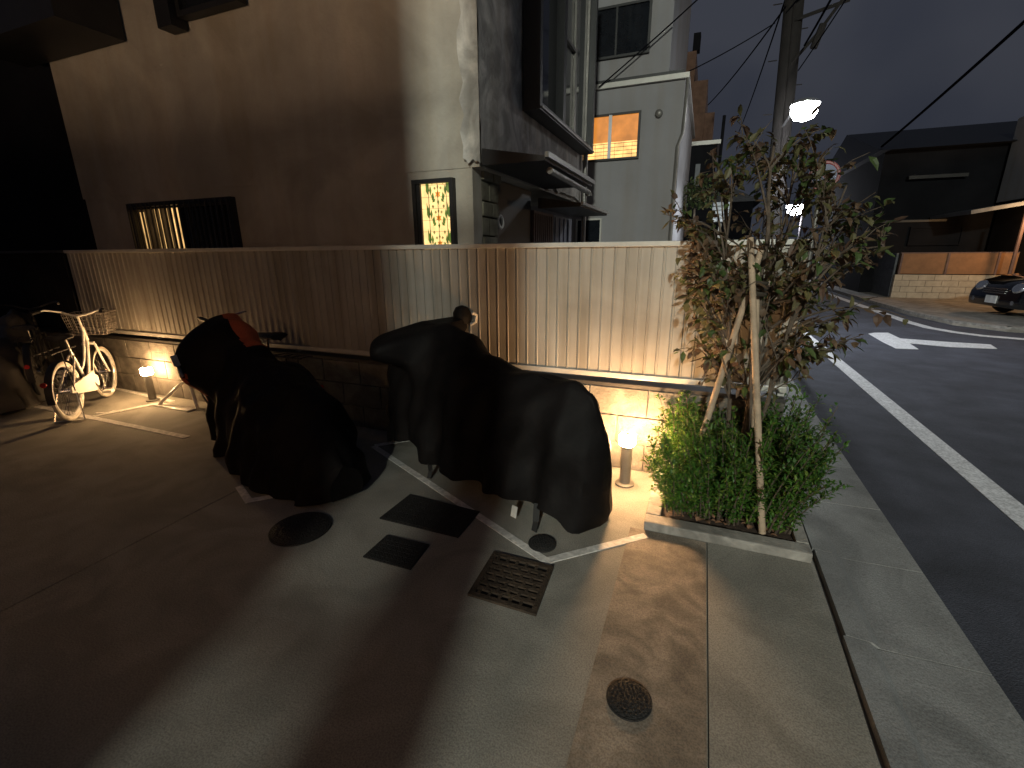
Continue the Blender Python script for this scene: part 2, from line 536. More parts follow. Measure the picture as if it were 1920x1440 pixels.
# ------------------------------------------------------------------ lids and drain
def lid_rect(label, corners):
    cx = sum(p[0] for p in corners) / 4; cy = sum(p[1] for p in corners) / 4
    o = thing('access_cover', label, 'manhole cover', (cx, cy, 0))
    q = MB(); q.prism(corners, 0.001, 0.009)
    q.build('rim', 'iron', o)
    inn = [(cx + (x - cx) * 0.94, cy + (y - cy) * 0.94) for x, y in corners]
    q = MB(); q.prism(inn, 0.009, 0.012)
    # raised studs
    for i in range(1, 9):
        for j in range(1, 6):
            u, v_ = i / 9, j / 6
            a = Vector(inn[0]).lerp(Vector(inn[1]), u); b = Vector(inn[3]).lerp(Vector(inn[2]), u)
            p_ = a.lerp(b, v_)
            q.box(p_.x - .009, p_.x + .009, p_.y - .009, p_.y + .009, 0.012, 0.0145)
    q.build('lid', 'iron', o)
    return o


def lid_round(label, c, r, n=36):
    o = thing('manhole_cover', label, 'manhole cover', (c[0], c[1], 0))
    q = MB(); q.lathe([(r, 0.001), (r, 0.009), (r * .99, 0.01)], (*c, 0), n)
    q.build('rim', 'iron', o)
    q = MB(); q.lathe([(r * .92, 0.009), (r * .92, 0.012), (r * .9, 0.013)], (*c, 0), n)
    for ring in range(1, 5):
        for k in range(ring * 6):
            a = 2 * pi * k / (ring * 6)
            rr = r * 0.19 * ring
            q.lathe([(r * .05, 0.012), (r * .04, 0.016)], (c[0] + rr * math.cos(a), c[1] + rr * math.sin(a), 0), 6)
    q.build('lid', 'iron', o, smooth=True)
    return o


lid_rect('large oblong dark iron lid in front of the covered motorbike, crossed by the bay line', [(-1.62, -1.16), (-1.10, -1.16), (-1.10, -0.885), (-1.61, -0.86)])
lid_rect('small squarish dark iron lid just in front of the large oblong one', [(-1.475, -1.485), (-1.19, -1.48), (-1.21, -1.275), (-1.475, -1.285)])
lid_round('large round dark manhole lid left of the two rectangular lids', (-1.975, -1.405), 0.165)
lid_round('small round lid alone on the brown concrete in the foreground', (-0.095, -1.785), 0.078)
lid_round('small dark oval lid inside the white line corner of the bay', (-0.655, -1.045), 0.075)

g_ = thing('drain_grate', 'rusty brown square drain grate with rows of slots by the bay corner', 'drain grate', (-0.695, -1.37, 0))
gc = [(-0.85, -1.535), (-0.52, -1.54), (-0.54, -1.21), (-0.865, -1.21)]
q = MB(); q.prism([(-0.695 + (x + .695) * .9, -1.37 + (y + 1.37) * .9) for x, y in gc], 0.0005, 0.002)
q.build('pit', 'pit', g_)
q = MB()


def gp(u, v_):
    a = Vector(gc[0]).lerp(Vector(gc[1]), u); b = Vector(gc[3]).lerp(Vector(gc[2]), u)
    return a.lerp(b, v_)


def gbar(u0, u1, v0, v1, z1):
    q.prism([tuple(gp(u0, v0)), tuple(gp(u1, v0)), tuple(gp(u1, v1)), tuple(gp(u0, v1))], 0.002, z1)


gbar(0, 1, 0, .075, .014); gbar(0, 1, .925, 1, .014); gbar(0, .08, .075, .925, .014); gbar(.92, 1, .075, .925, .014)
rows = 7
for i in range(1, rows):
    vv = 0.075 + 0.85 * i / rows
    gbar(.08, .92, vv - .032, vv + .032, .012)
for i in range(rows):
    v0 = 0.075 + 0.85 * i / rows + .032 * (i > 0); v1 = 0.075 + 0.85 * (i + 1) / rows - .032 * (i < rows - 1)
    off = 0.08 if i % 2 else 0
    for k in range(6):
        u = 0.13 + k * 0.155 + off
        if u < .9: gbar(u - .022, u + .022, v0, v1, .0115)
q.build('grating', 'grate', g_)

# ------------------------------------------------------------------ block wall and steel fence
bw = thing('block_wall', 'low wall of pale concrete blocks under the ribbed metal fence', 'wall', (-4, 0.06, 0))
q = MB(); q.box(-11, 0.53, 0.022, 0.108, 0, 0.60)
q.build('mortar_core', 'mortar', bw)
q = MB()
for c_ in range(3):
    x = 0.54
    z0 = 0.004 + c_ * 0.201
    first = True
    while x > -11:
        L = 0.392
        if first and c_ % 2: L = 0.192
        first = False
        q.box(x - L, x, 0.006, 0.124, z0, z0 + 0.192)
        x -= L + 0.009
q.build('blocks', 'block', bw, bevel=0.004)
q = MB(); q.box(-11, 0.545, 0.010, 0.12, 0.604, 0.628)
q.build('coping', 'dark_rail', bw)

fe = thing('metal_fence', 'cream ribbed sheet metal fence standing on the block wall', 'fence', (-4, 0.05, 0.66))
q = MB()
prof = []
x = -11.0
per = 0.076
x = -6.6
while x < 0.50:
    prof += [(x, 0.030), (x + 0.056, 0.030), (x + 0.059, 0.038), (x + 0.064, 0.038), (x + 0.067, 0.027), (x + 0.073, 0.027)]
    x += per
prof.append((0.52, 0.03))
n = len(prof)
vs = []
for z in (0.70, 1.525):
    vs += [(a, b, z) for a, b in prof]
for z in (1.525, 0.70):
    vs += [(a, b + 0.004, z) for a, b in prof]
fs = []
for k in range(4):
    k2 = (k + 1) % 4
    for i in range(n - 1):
        fs.append((k * n + i, k * n + i + 1, k2 * n + i + 1, k2 * n + i))
q.add(vs, fs)
q.build('panel', 'panel', fe)
q = MB(); q.box(-6.6, 0.54, 0.006, 0.066, 1.526, 1.558)
q.build('top_rail', 'rail', fe, bevel=0.004)
q = MB(); q.box(-6.6, 0.54, 0.021, 0.066, 0.662, 0.698)
q.build('bottom_rail', 'rail', fe, bevel=0.004)
for xx in [0.50] + [-1.45 - 1.98 * k for k in range(3)]:
    q = MB(); q.box(xx, xx + 0.04, 0.068, 0.108, 0.629, 1.55)
    q.build('post', 'rail', fe)


df = thing('falloff_fence', 'dark boards standing in for the shade left of the cream fence, beyond the white bicycle', 'fence', (-9, 0.05, 0.66))
q = MB()  # black boards stand in for the fence fading into darkness
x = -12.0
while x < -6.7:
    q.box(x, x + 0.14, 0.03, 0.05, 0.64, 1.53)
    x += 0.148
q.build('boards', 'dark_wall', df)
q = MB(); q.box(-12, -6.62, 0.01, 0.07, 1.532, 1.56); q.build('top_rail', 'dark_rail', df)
# ------------------------------------------------------------------ bollard lamps
def bollard(loc, label, bulb='bulb_warm'):
    o = thing('bollard_lamp', label, 'lamp', loc, group='low bollard lamps along the fence')
    q = MB(); q.lathe([(0.062, 0), (0.062, 0.012), (0.05, 0.018)], n=24)
    q.build('base_plate', 'bollard', o, smooth=True, local=True)
    q = MB(); q.lathe([(0.036, 0.018), (0.036, 0.268), (0.042, 0.275), (0.042, 0.283)], n=24)
    q.build('post', 'bollard', o, smooth=True, local=True)
    q = MB(); q.lathe([(0.046, 0.284), (0.053, 0.295), (0.053, 0.345), (0.044, 0.358), (0.02, 0.363)], n=24)
    q.build('lamp_head', bulb, o, smooth=True, local=True)
    q = MB(); q.lathe([(0.022, 0.3635), (0.022, 0.366), (0.012, 0.369)], n=20)
    q.build('cap', 'bollard', o, smooth=True, local=True)
    return o


bollard((-0.35, -0.215, 0), 'lit grey bollard lamp between the covered motorbike and the planter')
bollard((-5.34, -0.145, 0), 'lit bollard lamp beside the white bicycle, in front of the block wall', 'bulb_warm_dim')


# ------------------------------------------------------------------ covered motorbikes
def interp(tab, s):
    if s <= tab[0][0]: return tab[0][1]
    for (a, va), (b, vb) in zip(tab[:-1], tab[1:]):
        if s <= b:
            t = (s - a) / (b - a)
            t = t * t * (3 - 2 * t)
            return va + (vb - va) * t
    return tab[-1][1]


def cover_mesh(top, width, hem, lobes, seed, s0, s1, ns=56, nt=44, fold=0.022, orange=None):
    rnd = random.Random(seed)
    ph = [rnd.uniform(0, 6.28) for _ in range(12)]
    q = MB()
    vs = []
    for i in range(ns + 1):
        s = s0 + (s1 - s0) * i / ns
        tz = interp(top, s); wd = interp(width, s); hz = interp(hem, s)
        hz += 0.025 * math.sin(s * 9 + ph[0]) + 0.015 * math.sin(s * 21 + ph[1])
        hz = max(0.012, hz)
        for j in range(nt + 1):
            t = j / nt
            side = 1 if t < 0.5 else -1
            u = 1 - abs(2 * t - 1)          # 0 at hem, 1 at ridge
            z = hz + (tz - hz) * math.sin(u * pi / 2) ** 0.9
            hh = (z - hz) / max(0.01, tz - hz)
            wn = wd * (1 - hh ** 3.2) ** 0.5 * (0.80 + 0.28 * (1 - hh))
            n_ = wn
            for (ls, lz, ln, lsr, lzr, sd) in lobes:
                if sd == side or sd == 0:
                    e = math.exp(-abs((s - ls) / lsr) ** 3.2 - abs((z - lz) / lzr) ** 3.2)
                    n_ += (ln - wn) * e if ln > wn else 0
            dn = (1 - hh) ** 0.7
            f = fold * dn * (math.sin(s * 15 + ph[2] + 2 * math.sin(z * 3 + ph[3])) + 0.6 * math.sin(s * 31 + ph[4] + z * 4 * side))
            f += 0.012 * math.sin(z * 14 + s * 8 + ph[5]) + 0.007 * math.sin(z * 27 - s * 19 + ph[6])
            sx = s + 0.012 * math.sin(z * 16 + ph[7]) * (1 - hh)
            z2 = z + 0.008 * math.sin(s * 17 + side * u * 9 + ph[8])
            vs.append((sx, side * (n_ + f * (1 if u < 0.93 else 0)), max(0.01, z2)))
    fs = []
    mi = []
    W = nt + 1
    for i in range(ns):
        for j in range(nt):
            fs.append((i * W + j, i * W + j + 1, (i + 1) * W + j + 1, (i + 1) * W + j))
    fs.append(tuple(range(0, W)))
    fs.append(tuple(ns * W + k for k in range(W - 1, -1, -1)))
    q.add(vs, fs)
    if orange:
        q.mi = [1 if orange([sum(vs[k][c] for k in f) / len(f) for c in range(3)]) else 0 for f in fs]
    return q


def strap(q, pts, wd=0.03):
    P = [Vector(p) for p in pts]
    for a, b in zip(P[:-1], P[1:]):
        d = (b - a)
        L = d.length
        zq = d.to_track_quat('Z', 'Y').to_matrix()
        q.obox((a + b) / 2, (wd, 0.006, L), zq)


ANG = R(-22)
cb = thing('covered_motorbike', 'motorbike under a loose dark cover with two mirror horns, right of the other cover', 'motorbike', (-1.325, -0.42, 0), ANG)
top2 = [(-1.06, 0.50), (-0.95, 0.78), (-0.72, 0.93), (-0.5, 1.03), (-0.3, 1.035), (-0.1, 0.98), (0.1, 0.87), (0.35, 0.81), (0.6, 0.82), (0.8, 0.83), (0.91, 0.77), (0.99, 0.62), (1.03, 0.45)]
wid2 = [(-1.06, 0.06), (-0.95, 0.15), (-0.6, 0.22), (-0.2, 0.27), (0.3, 0.27), (0.8, 0.22), (0.97, 0.14), (1.03, 0.06)]
hem2 = [(-1.06, 0.05), (-0.7, 0.08), (-0.45, 0.22), (-0.25, 0.13), (-0.05, 0.07), (0.2, 0.12), (0.5, 0.14), (0.8, 0.10), (1.06, 0.07)]
# the local +y side is the far side; -y faces the viewer
q = cover_mesh(top2, wid2, hem2, [(-0.58, 0.86, 0.42, 0.15, 0.125, -1), (-0.45, 0.99, 0.30, 0.10, 0.10, 1)], 3, -1.06, 1.03, ns=84, nt=60, fold=0.03)
q.build('cover', 'cover', cb, smooth=True, local=True)
q = MB()
# mirror pushed up under the cover on the far side
q.lathe([(0.012, 0), (0.05, 0.02), (0.066, 0.06), (0.066, 0.10), (0.045, 0.14), (0.012, 0.152)], (-0.43, 0.25, 0.97), 16)
q.build('mirror', 'cover', cb, smooth=True, local=True)
q = MB()
q.tube([(-0.40, 0.31, 0.98), (-0.37, 0.33, 1.0), (-0.36, 0.33, 1.05), (-0.37, 0.30, 1.07)], 0.014, 8)
q.build('lever', 'tag', cb, smooth=True, local=True)
q = MB(); strap(q, [(-0.22, -0.27, 0.14), (-0.2, -0.275, 0.05), (-0.19, -0.30, 0.006)]); q.build('strap', 'strap', cb, local=True)
q = MB(); strap(q, [(0.74, -0.24, 0.16), (0.75, -0.26, 0.06), (0.75, -0.275, 0.005)], 0.036); q.build('strap', 'strap', cb, local=True)
q = MB(); strap(q, [(0.60, -0.27, 0.10), (0.60, -0.285, 0.035)], 0.04); q.build('care_tag', 'tag', cb, local=True)
for sx in (-0.72, 0.62):
    q = MB(); q.torus((sx, 0, 0.29), (0, 1, 0), 0.235, 0.055, 36, 10); wh = q.build('wheel', 'rubber', cb, smooth=True, local=True)
    q = MB(); q.torus((sx, 0, 0.29), (0, 1, 0), 0.17, 0.018, 30, 6)
    for k in range(6):
        a = k * pi / 3
        q.tube([(sx, 0, 0.29), (sx + .17 * math.cos(a), 0, 0.29 + .17 * math.sin(a))], 0.011, 6)
    q.build('rim', 'bollard', wh, smooth=True, local=True)

cs = thing('covered_scooter', 'scooter under a black cover with an orange shoulder and side, left of the other cover', 'motorbike', (-2.96, -0.69, 0), R(-20))
top1 = [(-1.02, 0.50), (-0.92, 0.80), (-0.72, 1.0), (-0.55, 1.05), (-0.40, 1.02), (-0.22, 0.86), (-0.02, 0.76), (0.25, 0.76), (0.5, 0.75), (0.68, 0.69), (0.82, 0.56), (0.9, 0.42), (0.99, 0.36), (1.10, 0.24)]
wid1 = [(-1.02, 0.08), (-0.92, 0.16), (-0.6, 0.22), (-0.2, 0.29), (0.3, 0.34), (0.7, 0.30), (0.9, 0.23), (1.10, 0.10)]
hem1 = [(-1.02, 0.05), (-0.6, 0.0), (0.0, 0.0), (0.7, 0.0), (1.04, 0.02)]
q = cover_mesh(top1, wid1, hem1, [(-0.55, 0.72, 0.38, 0.22, 0.26, -1)], 11, -1.02, 1.10, ns=84, nt=60, fold=0.024,
               orange=lambda p: p[0] < -0.50 + 0.5 * (p[2] - 0.55) and p[1] < -0.05 and 0.10 < p[2] < 0.62 or (p[1] > -0.03 and p[2] > 0.60 and p[0] < -0.20 + 0.25 * (p[2] - .7)))
q.build('cover', ['cover', 'cover_orange'], cs, smooth=True, local=True)
q = MB(); strap(q, [(-0.52, -0.42, 0.78), (-0.50, -0.41, 0.70), (-0.49, -0.39, 0.62)], 0.05); q.build('pale_patch', 'tag', cs, local=True)  # small pale patch on the near shoulder
for sx in (-0.66, 0.62):
    q = MB(); q.torus((sx, 0, 0.24), (0, 1, 0), 0.18, 0.055, 36, 10); wh = q.build('wheel', 'rubber', cs, smooth=True, local=True)
    q = MB(); q.lathe([(0.13, -0.03), (0.13, 0.03)], (sx, 0, 0.24), 20, Matrix.Rotation(pi / 2, 3, 'X')); q.build('rim', 'bollard', wh, smooth=True, local=True)

cd2 = thing('covered_scooter', 'dim grey covered two-wheeler in the dark at the far left by the fence', 'motorbike', (-7.05, -0.52, 0), R(-35))
q = cover_mesh([(a, b * 0.85) for a, b in top1], wid1, hem1, [], 23, -1.02, 1.04)
q.build('cover', 'cover_grey', cd2, smooth=True, local=True)


# ------------------------------------------------------------------ bicycles
def bicycle(label, loc, rz, seat_up=0.0, frame='white_metal', tyre='rubber', rw=0.30, wb=0.93, steer=0.0, basket=True, name='bicycle'):
    o = thing(name, label, 'bicycle', loc, rz)
    xr, xf = -wb / 2, wb / 2

    def wheel(cx):
        q = MB(); q.torus((cx, 0, rw), (0, 1, 0), rw - 0.018, 0.018, 44, 8)
        wv = q.build('wheel', tyre, o, smooth=True, local=True)
        q = MB(); q.torus((cx, 0, rw), (0, 1, 0), rw - 0.040, 0.0125, 44, 6)
        q.build('rim', frame, wv, smooth=True, local=True)
        q = MB(); q.lathe([(0.022, -0.04), (0.022, 0.04)], (cx, 0, rw), 12, Matrix.Rotation(pi / 2, 3, 'X'))
        for k in range(28):
            a = 2 * pi * k / 28
            b = a + (0.35 if k % 2 else -0.35)
            sd = 0.025 if k % 4 < 2 else -0.025
            q.tube([(cx + .022 * math.cos(b), sd, rw + .022 * math.sin(b)), (cx + (rw - .045) * math.cos(a), 0, rw + (rw - .045) * math.sin(a))], 0.0016, 4, False)
        q.build('spokes', 'chrome', wv, local=True)

    wheel(xr); wheel(xf)
    q = MB()
    bbx, bbz = xr + 0.40, 0.27
    seat = (xr + 0.255, 0, 0.60)
    head_t, head_b = (xf - 0.215, 0, 0.80), (xf - 0.18, 0, 0.66)
    q.tube([head_t, head_b], 0.018, 10)
    def arc(a, b, sag, n=8):
        a, b = Vector(a), Vector(b)
        return [a.lerp(b, t / n) + Vector((0, 0, -sag * math.sin(pi * t / n))) for t in range(n + 1)]
    q.tube(arc(head_b, (bbx, 0, bbz), 0.07), 0.015, 10)
    q.tube(arc((xf - 0.21, 0, 0.77), (bbx - 0.065, 0, 0.40), 0.09), 0.012, 10)
    q.tube([(bbx, 0, bbz), seat], 0.014, 10)
    q.lathe([(0.024, -0.035), (0.024, 0.035)], (bbx, 0, bbz), 12, Matrix.Rotation(pi / 2, 3, 'X'))
    for sd in (-1, 1):
        q.tube([(bbx - .02, sd * .03, bbz), (xr, sd * .055, rw)], 0.010, 8)
        q.tube([(seat[0] - .01, sd * .02, 0.57), (xr, sd * .055, rw)], 0.009, 8)
    q.build('frame', frame, o, smooth=True, local=True)
    q = MB()
    for sd in (-1, 1):
        q.tube([(xf - 0.165, sd * .05, 0.62), (xf - 0.10, sd * .05, 0.47), (xf, sd * .052, rw)], [0.012, 0.010, 0.008], 8)
    q.tube([(xf - 0.165, -.05, 0.625), (xf - 0.165, .05, 0.625)], 0.016, 8)
    q.build('fork', frame, o, smooth=True, local=True)
    q = MB()
    q.tube([head_t, (xf - 0.245, 0, 0.91)], 0.012, 8)
    for sd in (-1, 1):
        q.tube([(xf - 0.245, 0, 0.91), (xf - 0.21, sd * .07, 0.925), (xf - 0.19, sd * .14, 0.955), (xf - 0.27, sd * .23, 0.985), (xf - 0.40, sd * .26, 0.975)], 0.0095, 8)
    hb = q.build('handlebar', frame, o, smooth=True, local=True)
    for sd in (-1, 1):
        q = MB(); q.tube([(xf - 0.33, sd * .248, 0.981), (xf - 0.44, sd * .268, 0.970)], 0.016, 10)
        q.build('grip', 'saddle', hb, smooth=True, local=True)
    q = MB()
    q.tube([seat, (seat[0] - .045, 0, 0.735 + seat_up)], 0.0125, 8)
    q.build('seat_post', 'chrome', o, smooth=True, local=True)
    # saddle
    q = MB()
    pr = [(-0.15, 0.02, 0.0), (-0.14, 0.09, 0.012), (-0.08, 0.105, 0.014), (0.0, 0.075, 0.008), (0.08, 0.035, 0.004), (0.14, 0.022, 0.0), (0.15, 0.006, -0.005)]
    vs = []
    for (a, ww, zz) in pr:
        for k in range(8):
            t = 2 * pi * k / 8
            vs.append((seat[0] - .045 + a, ww * math.cos(t), 0.755 + seat_up + zz + 0.028 * math.sin(t)))
    fs = [(i * 8 + k, i * 8 + (k + 1) % 8, (i + 1) * 8 + (k + 1) % 8, (i + 1) * 8 + k) for i in range(len(pr) - 1) for k in range(8)]
    fs += [tuple(range(8)), tuple((len(pr) - 1) * 8 + k for k in range(8))]
    q.add(vs, fs)
    q.build('saddle', 'saddle', o, smooth=True, local=True)
    # mudguards
    for cx, a0, a1 in ((xr, R(20), R(190)), (xf, R(10), R(165))):
        q = MB()
        q2 = []
        for i in range(15):
            a = a0 + (a1 - a0) * i / 14
            for yy in (-0.028, 0, 0.028):
                rr = rw + 0.018 - abs(yy) * .3
                q2.append((cx + rr * math.cos(a), yy, rw + rr * math.sin(a)))
        q.add(q2, [(i * 3 + k, i * 3 + k + 1, i * 3 + k + 4, i * 3 + k + 3) for i in range(14) for k in range(2)])
        q.build('mudguard', 'saddle', o, smooth=True, local=True)
    # rear carrier
    q = MB()
    for sd in (-1, 1):
        q.tube([(seat[0] - .03, sd * .06, 0.665), (xr - .22, sd * .06, 0.665)], 0.006, 6)
        q.tube([(xr - .05, sd * .06, 0.665), (xr, sd * .065, rw)], 0.005, 6)
    for k in range(4):
        q.tube([(xr - .20 + .1 * k, -.06, 0.665), (xr - .20 + .1 * k, .06, 0.665)], 0.005, 6)
    q.build('carrier', 'saddle', o, smooth=True, local=True)
    # chain guard, crank, pedals
    q = MB()
    q.extr([(bbx + .10, bbz + .03), (bbx + .10, bbz - .05), (bbx + .02, bbz - .10), (xr + .06, rw - .045), (xr - .05, rw - .01), (xr - .04, rw + .045), (bbx, bbz + .10)], -0.062, -0.048, lambda p_, a: (p_[0], a, p_[1]))
    q.build('chain_guard', frame, o, local=True)
    for sd, dx in ((-1, .10), (1, -.10)):
        q = MB(); q.tube([(bbx, sd * .05, bbz), (bbx + dx * .6, sd * .085, bbz - dx * 1.3)], 0.009, 6)
        cr = q.build('crank', 'chrome', o, smooth=True, local=True)
        q = MB(); q.box(bbx + dx * .6 - .04, bbx + dx * .6 + .04, sd * .09, sd * .17, bbz - dx * 1.3 - .012, bbz - dx * 1.3 + .012)
        q.build('pedal', 'tag', cr, local=True)
    q = MB()
    for sd in (-1, 1):
        q.tube([(xr - .0, sd * .07, rw - .02), (xr - .08, sd * .11, 0.012)], 0.008, 6)
    q.tube([(xr - .08, -.12, 0.012), (xr - .08, .12, 0.012)], 0.009, 6)
    q.build('kickstand', 'chrome', o, smooth=True, local=True)
    q = MB(); q.lathe([(0.022, 0), (0.022, 0.012)], (xr - rw - 0.035, 0, 0.42), 12, Matrix.Rotation(-pi / 2, 3, 'Y'))
    q.build('rear_reflector', 'red_lens', o, local=True)
    if basket:
        q = MB()
        bx, bz0, bz1 = xf + 0.02, 0.70, 0.92

        def bp(u, v_, t):
            k = 0.82 + 0.18 * t
            return (bx + (u - .5) * .28 * k, (v_ - .5) * .36 * k, bz0 + (bz1 - bz0) * t)
        per_ = [(i / 7, 0) for i in range(7)] + [(1, i / 9) for i in range(9)] + [(1 - i / 7, 1) for i in range(7)] + [(0, 1 - i / 9) for i in range(9)]
        for u, v_ in per_:
            q.tube([bp(u, v_, 0), bp(u, v_, 1)], 0.0025, 4, False)
        for t in (0, .14, .28, .42, .56, .7, .85, 1):
            loop = [bp(u, v_, t) for u, v_ in ((0, 0), (1, 0), (1, 1), (0, 1), (0, 0))]
            q.tube(loop, 0.005 if t == 1 else 0.0028, 5)
        for i in range(1, 7):
            q.tube([bp(i / 7, 0, 0), bp(i / 7, 1, 0)], 0.0025, 4, False)
        q.box(bx - .115, bx + .115, -.148, .148, bz0 - .004, bz0 + .001)
        q.build('basket', 'basket', o, local=True)
    return o


bicycle('white step-through bicycle with a front basket, lit beside the left bollard lamp', (-5.69, -0.508, 0), R(133), tyre='tyre_pale', rw=0.28, wb=0.80)
bicycle('bicycle mostly hidden behind the orange and black cover, its black saddle showing', (-3.72, -0.20, 0), R(178), seat_up=0.06, frame='chrome', basket=False, wb=1.0)
bicycle('unlit dark bicycle at the far left behind the white one', (-6.95, -0.30, 0), R(150), frame='saddle', basket=False)

# white wheel stop beside the left lamp
ws = thing('wheel_stop', 'small white metal wheel stop on the ground right of the left bollard lamp', 'wheel stop', (-4.9, -0.2, 0))
q = MB()
q.tube([(-5.08, -0.24, 0.01), (-5.05, -0.22, 0.05), (-4.84, -0.12, 0.24), (-4.76, -0.10, 0.24), (-4.62, -0.16, 0.01)], 0.016, 8)
q.build('hoop', 'white_metal', ws, smooth=True)
q = MB(); q.box(-5.14, -4.6, -0.27, -0.19, 0.001, 0.014)
q.build('foot_plate', 'white_metal', ws, bevel=0.003)

# ------------------------------------------------------------------ planter, hedge, young tree with stakes
pb = thing('planter_kerb', 'low concrete kerb framing the planting bed at the pavement corner', 'planter', (0.25, -0.35, 0))
for b in ((-0.17, 0.64, -0.715, -0.625, 0, 0.055), (-0.17, -0.09, -0.622, -0.002, 0, 0.056), (0.58, 0.64, -0.622, -0.002, 0, 0.056)):
    q = MB(); q.box(*b)
    q.build('kerb_stone', 'kerb', pb, bevel=0.008)
q = MB()
N = 14
vs = [(-0.088 + 0.666 * i / N, -0.622 + 0.618 * j / N, 0.03 + random.uniform(-.008, .012)) for i in range(N + 1) for j in range(N + 1)]
q.add(vs, [(i * (N + 1) + j, (i + 1) * (N + 1) + j, (i + 1) * (N + 1) + j + 1, i * (N + 1) + j + 1) for i in range(N) for j in range(N)])
q.build('soil', 'soil', pb, smooth=True)


def leaf(q, p, d, up_, L, W, bend=0.2):
    d = d.normalized()
    sd = d.cross(up_)
    if sd.length < 1e-3: sd = d.cross(Vector((1, 0, 0)))
    sd.normalize()
    nn = sd.cross(d)
    m1 = p + d * L * .35 + nn * L * bend * .3
    m2 = p + d * L * .7 + nn * L * bend * .2
    tip = p + d * L - nn * L * bend * .3
    q.add([p, m1 + sd * W * .5 + nn * W * .12, m1 - sd * W * .5 + nn * W * .12, m2 + sd * W * .38 + nn * W * .1, m2 - sd * W * .38 + nn * W * .1, tip, m1, m2],
          [(0, 1, 6), (0, 6, 2), (1, 3, 7, 6), (6, 7, 4, 2), (3, 5, 7), (7, 5, 4)])


def rv():
    while True:
        v_ = Vector((random.uniform(-1, 1), random.uniform(-1, 1), random.uniform(-1, 1)))
        if 0.05 < v_.length < 1: return v_


bu = thing('shrub', 'dense low evergreen shrub with fine bright green leaves filling the planting bed', 'shrub', (0.25, -0.35, 0.05))
stem = MB()
fo = MB()
for i in range(330):
    bx0 = random.uniform(-0.06, 0.56); by0 = random.uniform(-0.58, -0.06)
    h = random.uniform(0.34, 0.60) * (1.0 if by0 > -0.5 else 0.85) * (1.15 if bx0 > 0.33 else 1.0)
    out = Vector((bx0 - 0.25, by0 + 0.34, 0)) * random.uniform(0.25, 0.95)
    if bx0 < 0.1: out.x *= 0.55
    out += Vector((random.uniform(-.06, .06), random.uniform(-.06, .06), 0))
    out.x = min(out.x, 0.72 - bx0, 0.17)
    out.y = max(out.y, -0.70 - by0)
    droop = random.uniform(0, .10)
    path = []
    for k in range(7):
        t = k / 6
        path.append(Vector((bx0, by0, 0.05)) + out * (t ** 1.3) + Vector((0, 0, h * t - droop * t * t)))
    stem.tube(path, [0.005 * (1 - .7 * k / 6) for k in range(7)], 4, False)
    for k in range(92):
        t = random.uniform(0.04, 0.999)
        a = path[int(min(5, t * 6))]
        b = path[int(min(5, t * 6)) + 1]
        p_ = a.lerp(b, t * 6 - int(min(5, t * 6)))
        d = rv(); d.z = abs(d.z) * .6 + 0.1
        d += out * 0.8
        fo.cur = random.choices((0, 1, 2), (5, 2.5, 3.5))[0]
        leaf(fo, p_ + rv() * 0.02, d, Vector((0, 0, 1)), random.uniform(.024, .048), random.uniform(.010, .016), random.uniform(0, .5))
stem.build('stems', 'bark', bu)
fo.build('foliage', ['bush1', 'bush2', 'bush3'], bu)
# fallen leaves on the soil
q = MB()
for i in range(60):
    leaf(q, Vector((random.uniform(-.05, .55), random.uniform(-.6, -.35), 0.047)), Vector((random.uniform(-1, 1), random.uniform(-1, 1), .15)), Vector((0, 0, 1)), random.uniform(.03, .06), random.uniform(.02, .035))
lo = q.build('fallen_leaves', 'dead', None)
lo['kind'] = 'stuff'

tr = thing('young_tree', 'thin young tree with drooping olive and brown leaves held up by wooden stakes', 'tree', (0.28, -0.3, 0.05))
tk = MB()
cr = MB()
rt_ = random.Random(41)


def rvt():
    while True:
        v_ = Vector((rt_.uniform(-1, 1), rt_.uniform(-1, 1), rt_.uniform(-1, 1)))
        if 0.05 < v_.length < 1: return v_


STEMS = []
for base, top, bow, r0 in (((0.31, -0.28, 0.03), (0.27, -0.22, 2.02), (0.02, 0.0), 0.024),
                           ((0.26, -0.31, 0.03), (0.06, -0.22, 1.78), (0.03, -0.02), 0.014),
                           ((0.34, -0.30, 0.03), (0.62, -0.20, 1.80), (-0.05, -0.03), 0.015),
                           ((0.30, -0.26, 0.03), (0.40, -0.02, 1.85), (0.0, -0.04), 0.013)):
    base, top = Vector(base), Vector(top)
    st = []
    for k in range(17):
        t = k / 16
        w_ = Vector((bow[0], bow[1], 0)) * math.sin(pi * t)
        st.append(base.lerp(top, t) + w_ + Vector((rt_.uniform(-.008, .008), rt_.uniform(-.008, .008), 0)))
    tk.tube(st, [r0 * (1 - .75 * k / 16) for k in range(17)], 8)
    STEMS.append(st)


def put_leaf(p_, d):
    if (p_ - Vector((0.417, -0.14, 1.70))).length < 0.075: return
    d = (rvt() * 0.9 + d * .6 + Vector((0, 0, -0.55)))
    cr.cur = rt_.choices((0, 1, 2, 3), (4, 3, 2.4, 1.6))[0]
    leaf(cr, p_ + d * .012, d, Vector((rt_.uniform(-.5, .5), rt_.uniform(-.5, .5), 1)), rt_.choice((.65, 1, 1, 1.2)) * rt_.uniform(.044, .078), rt_.uniform(.024, .043), rt_.uniform(-.2, .6))


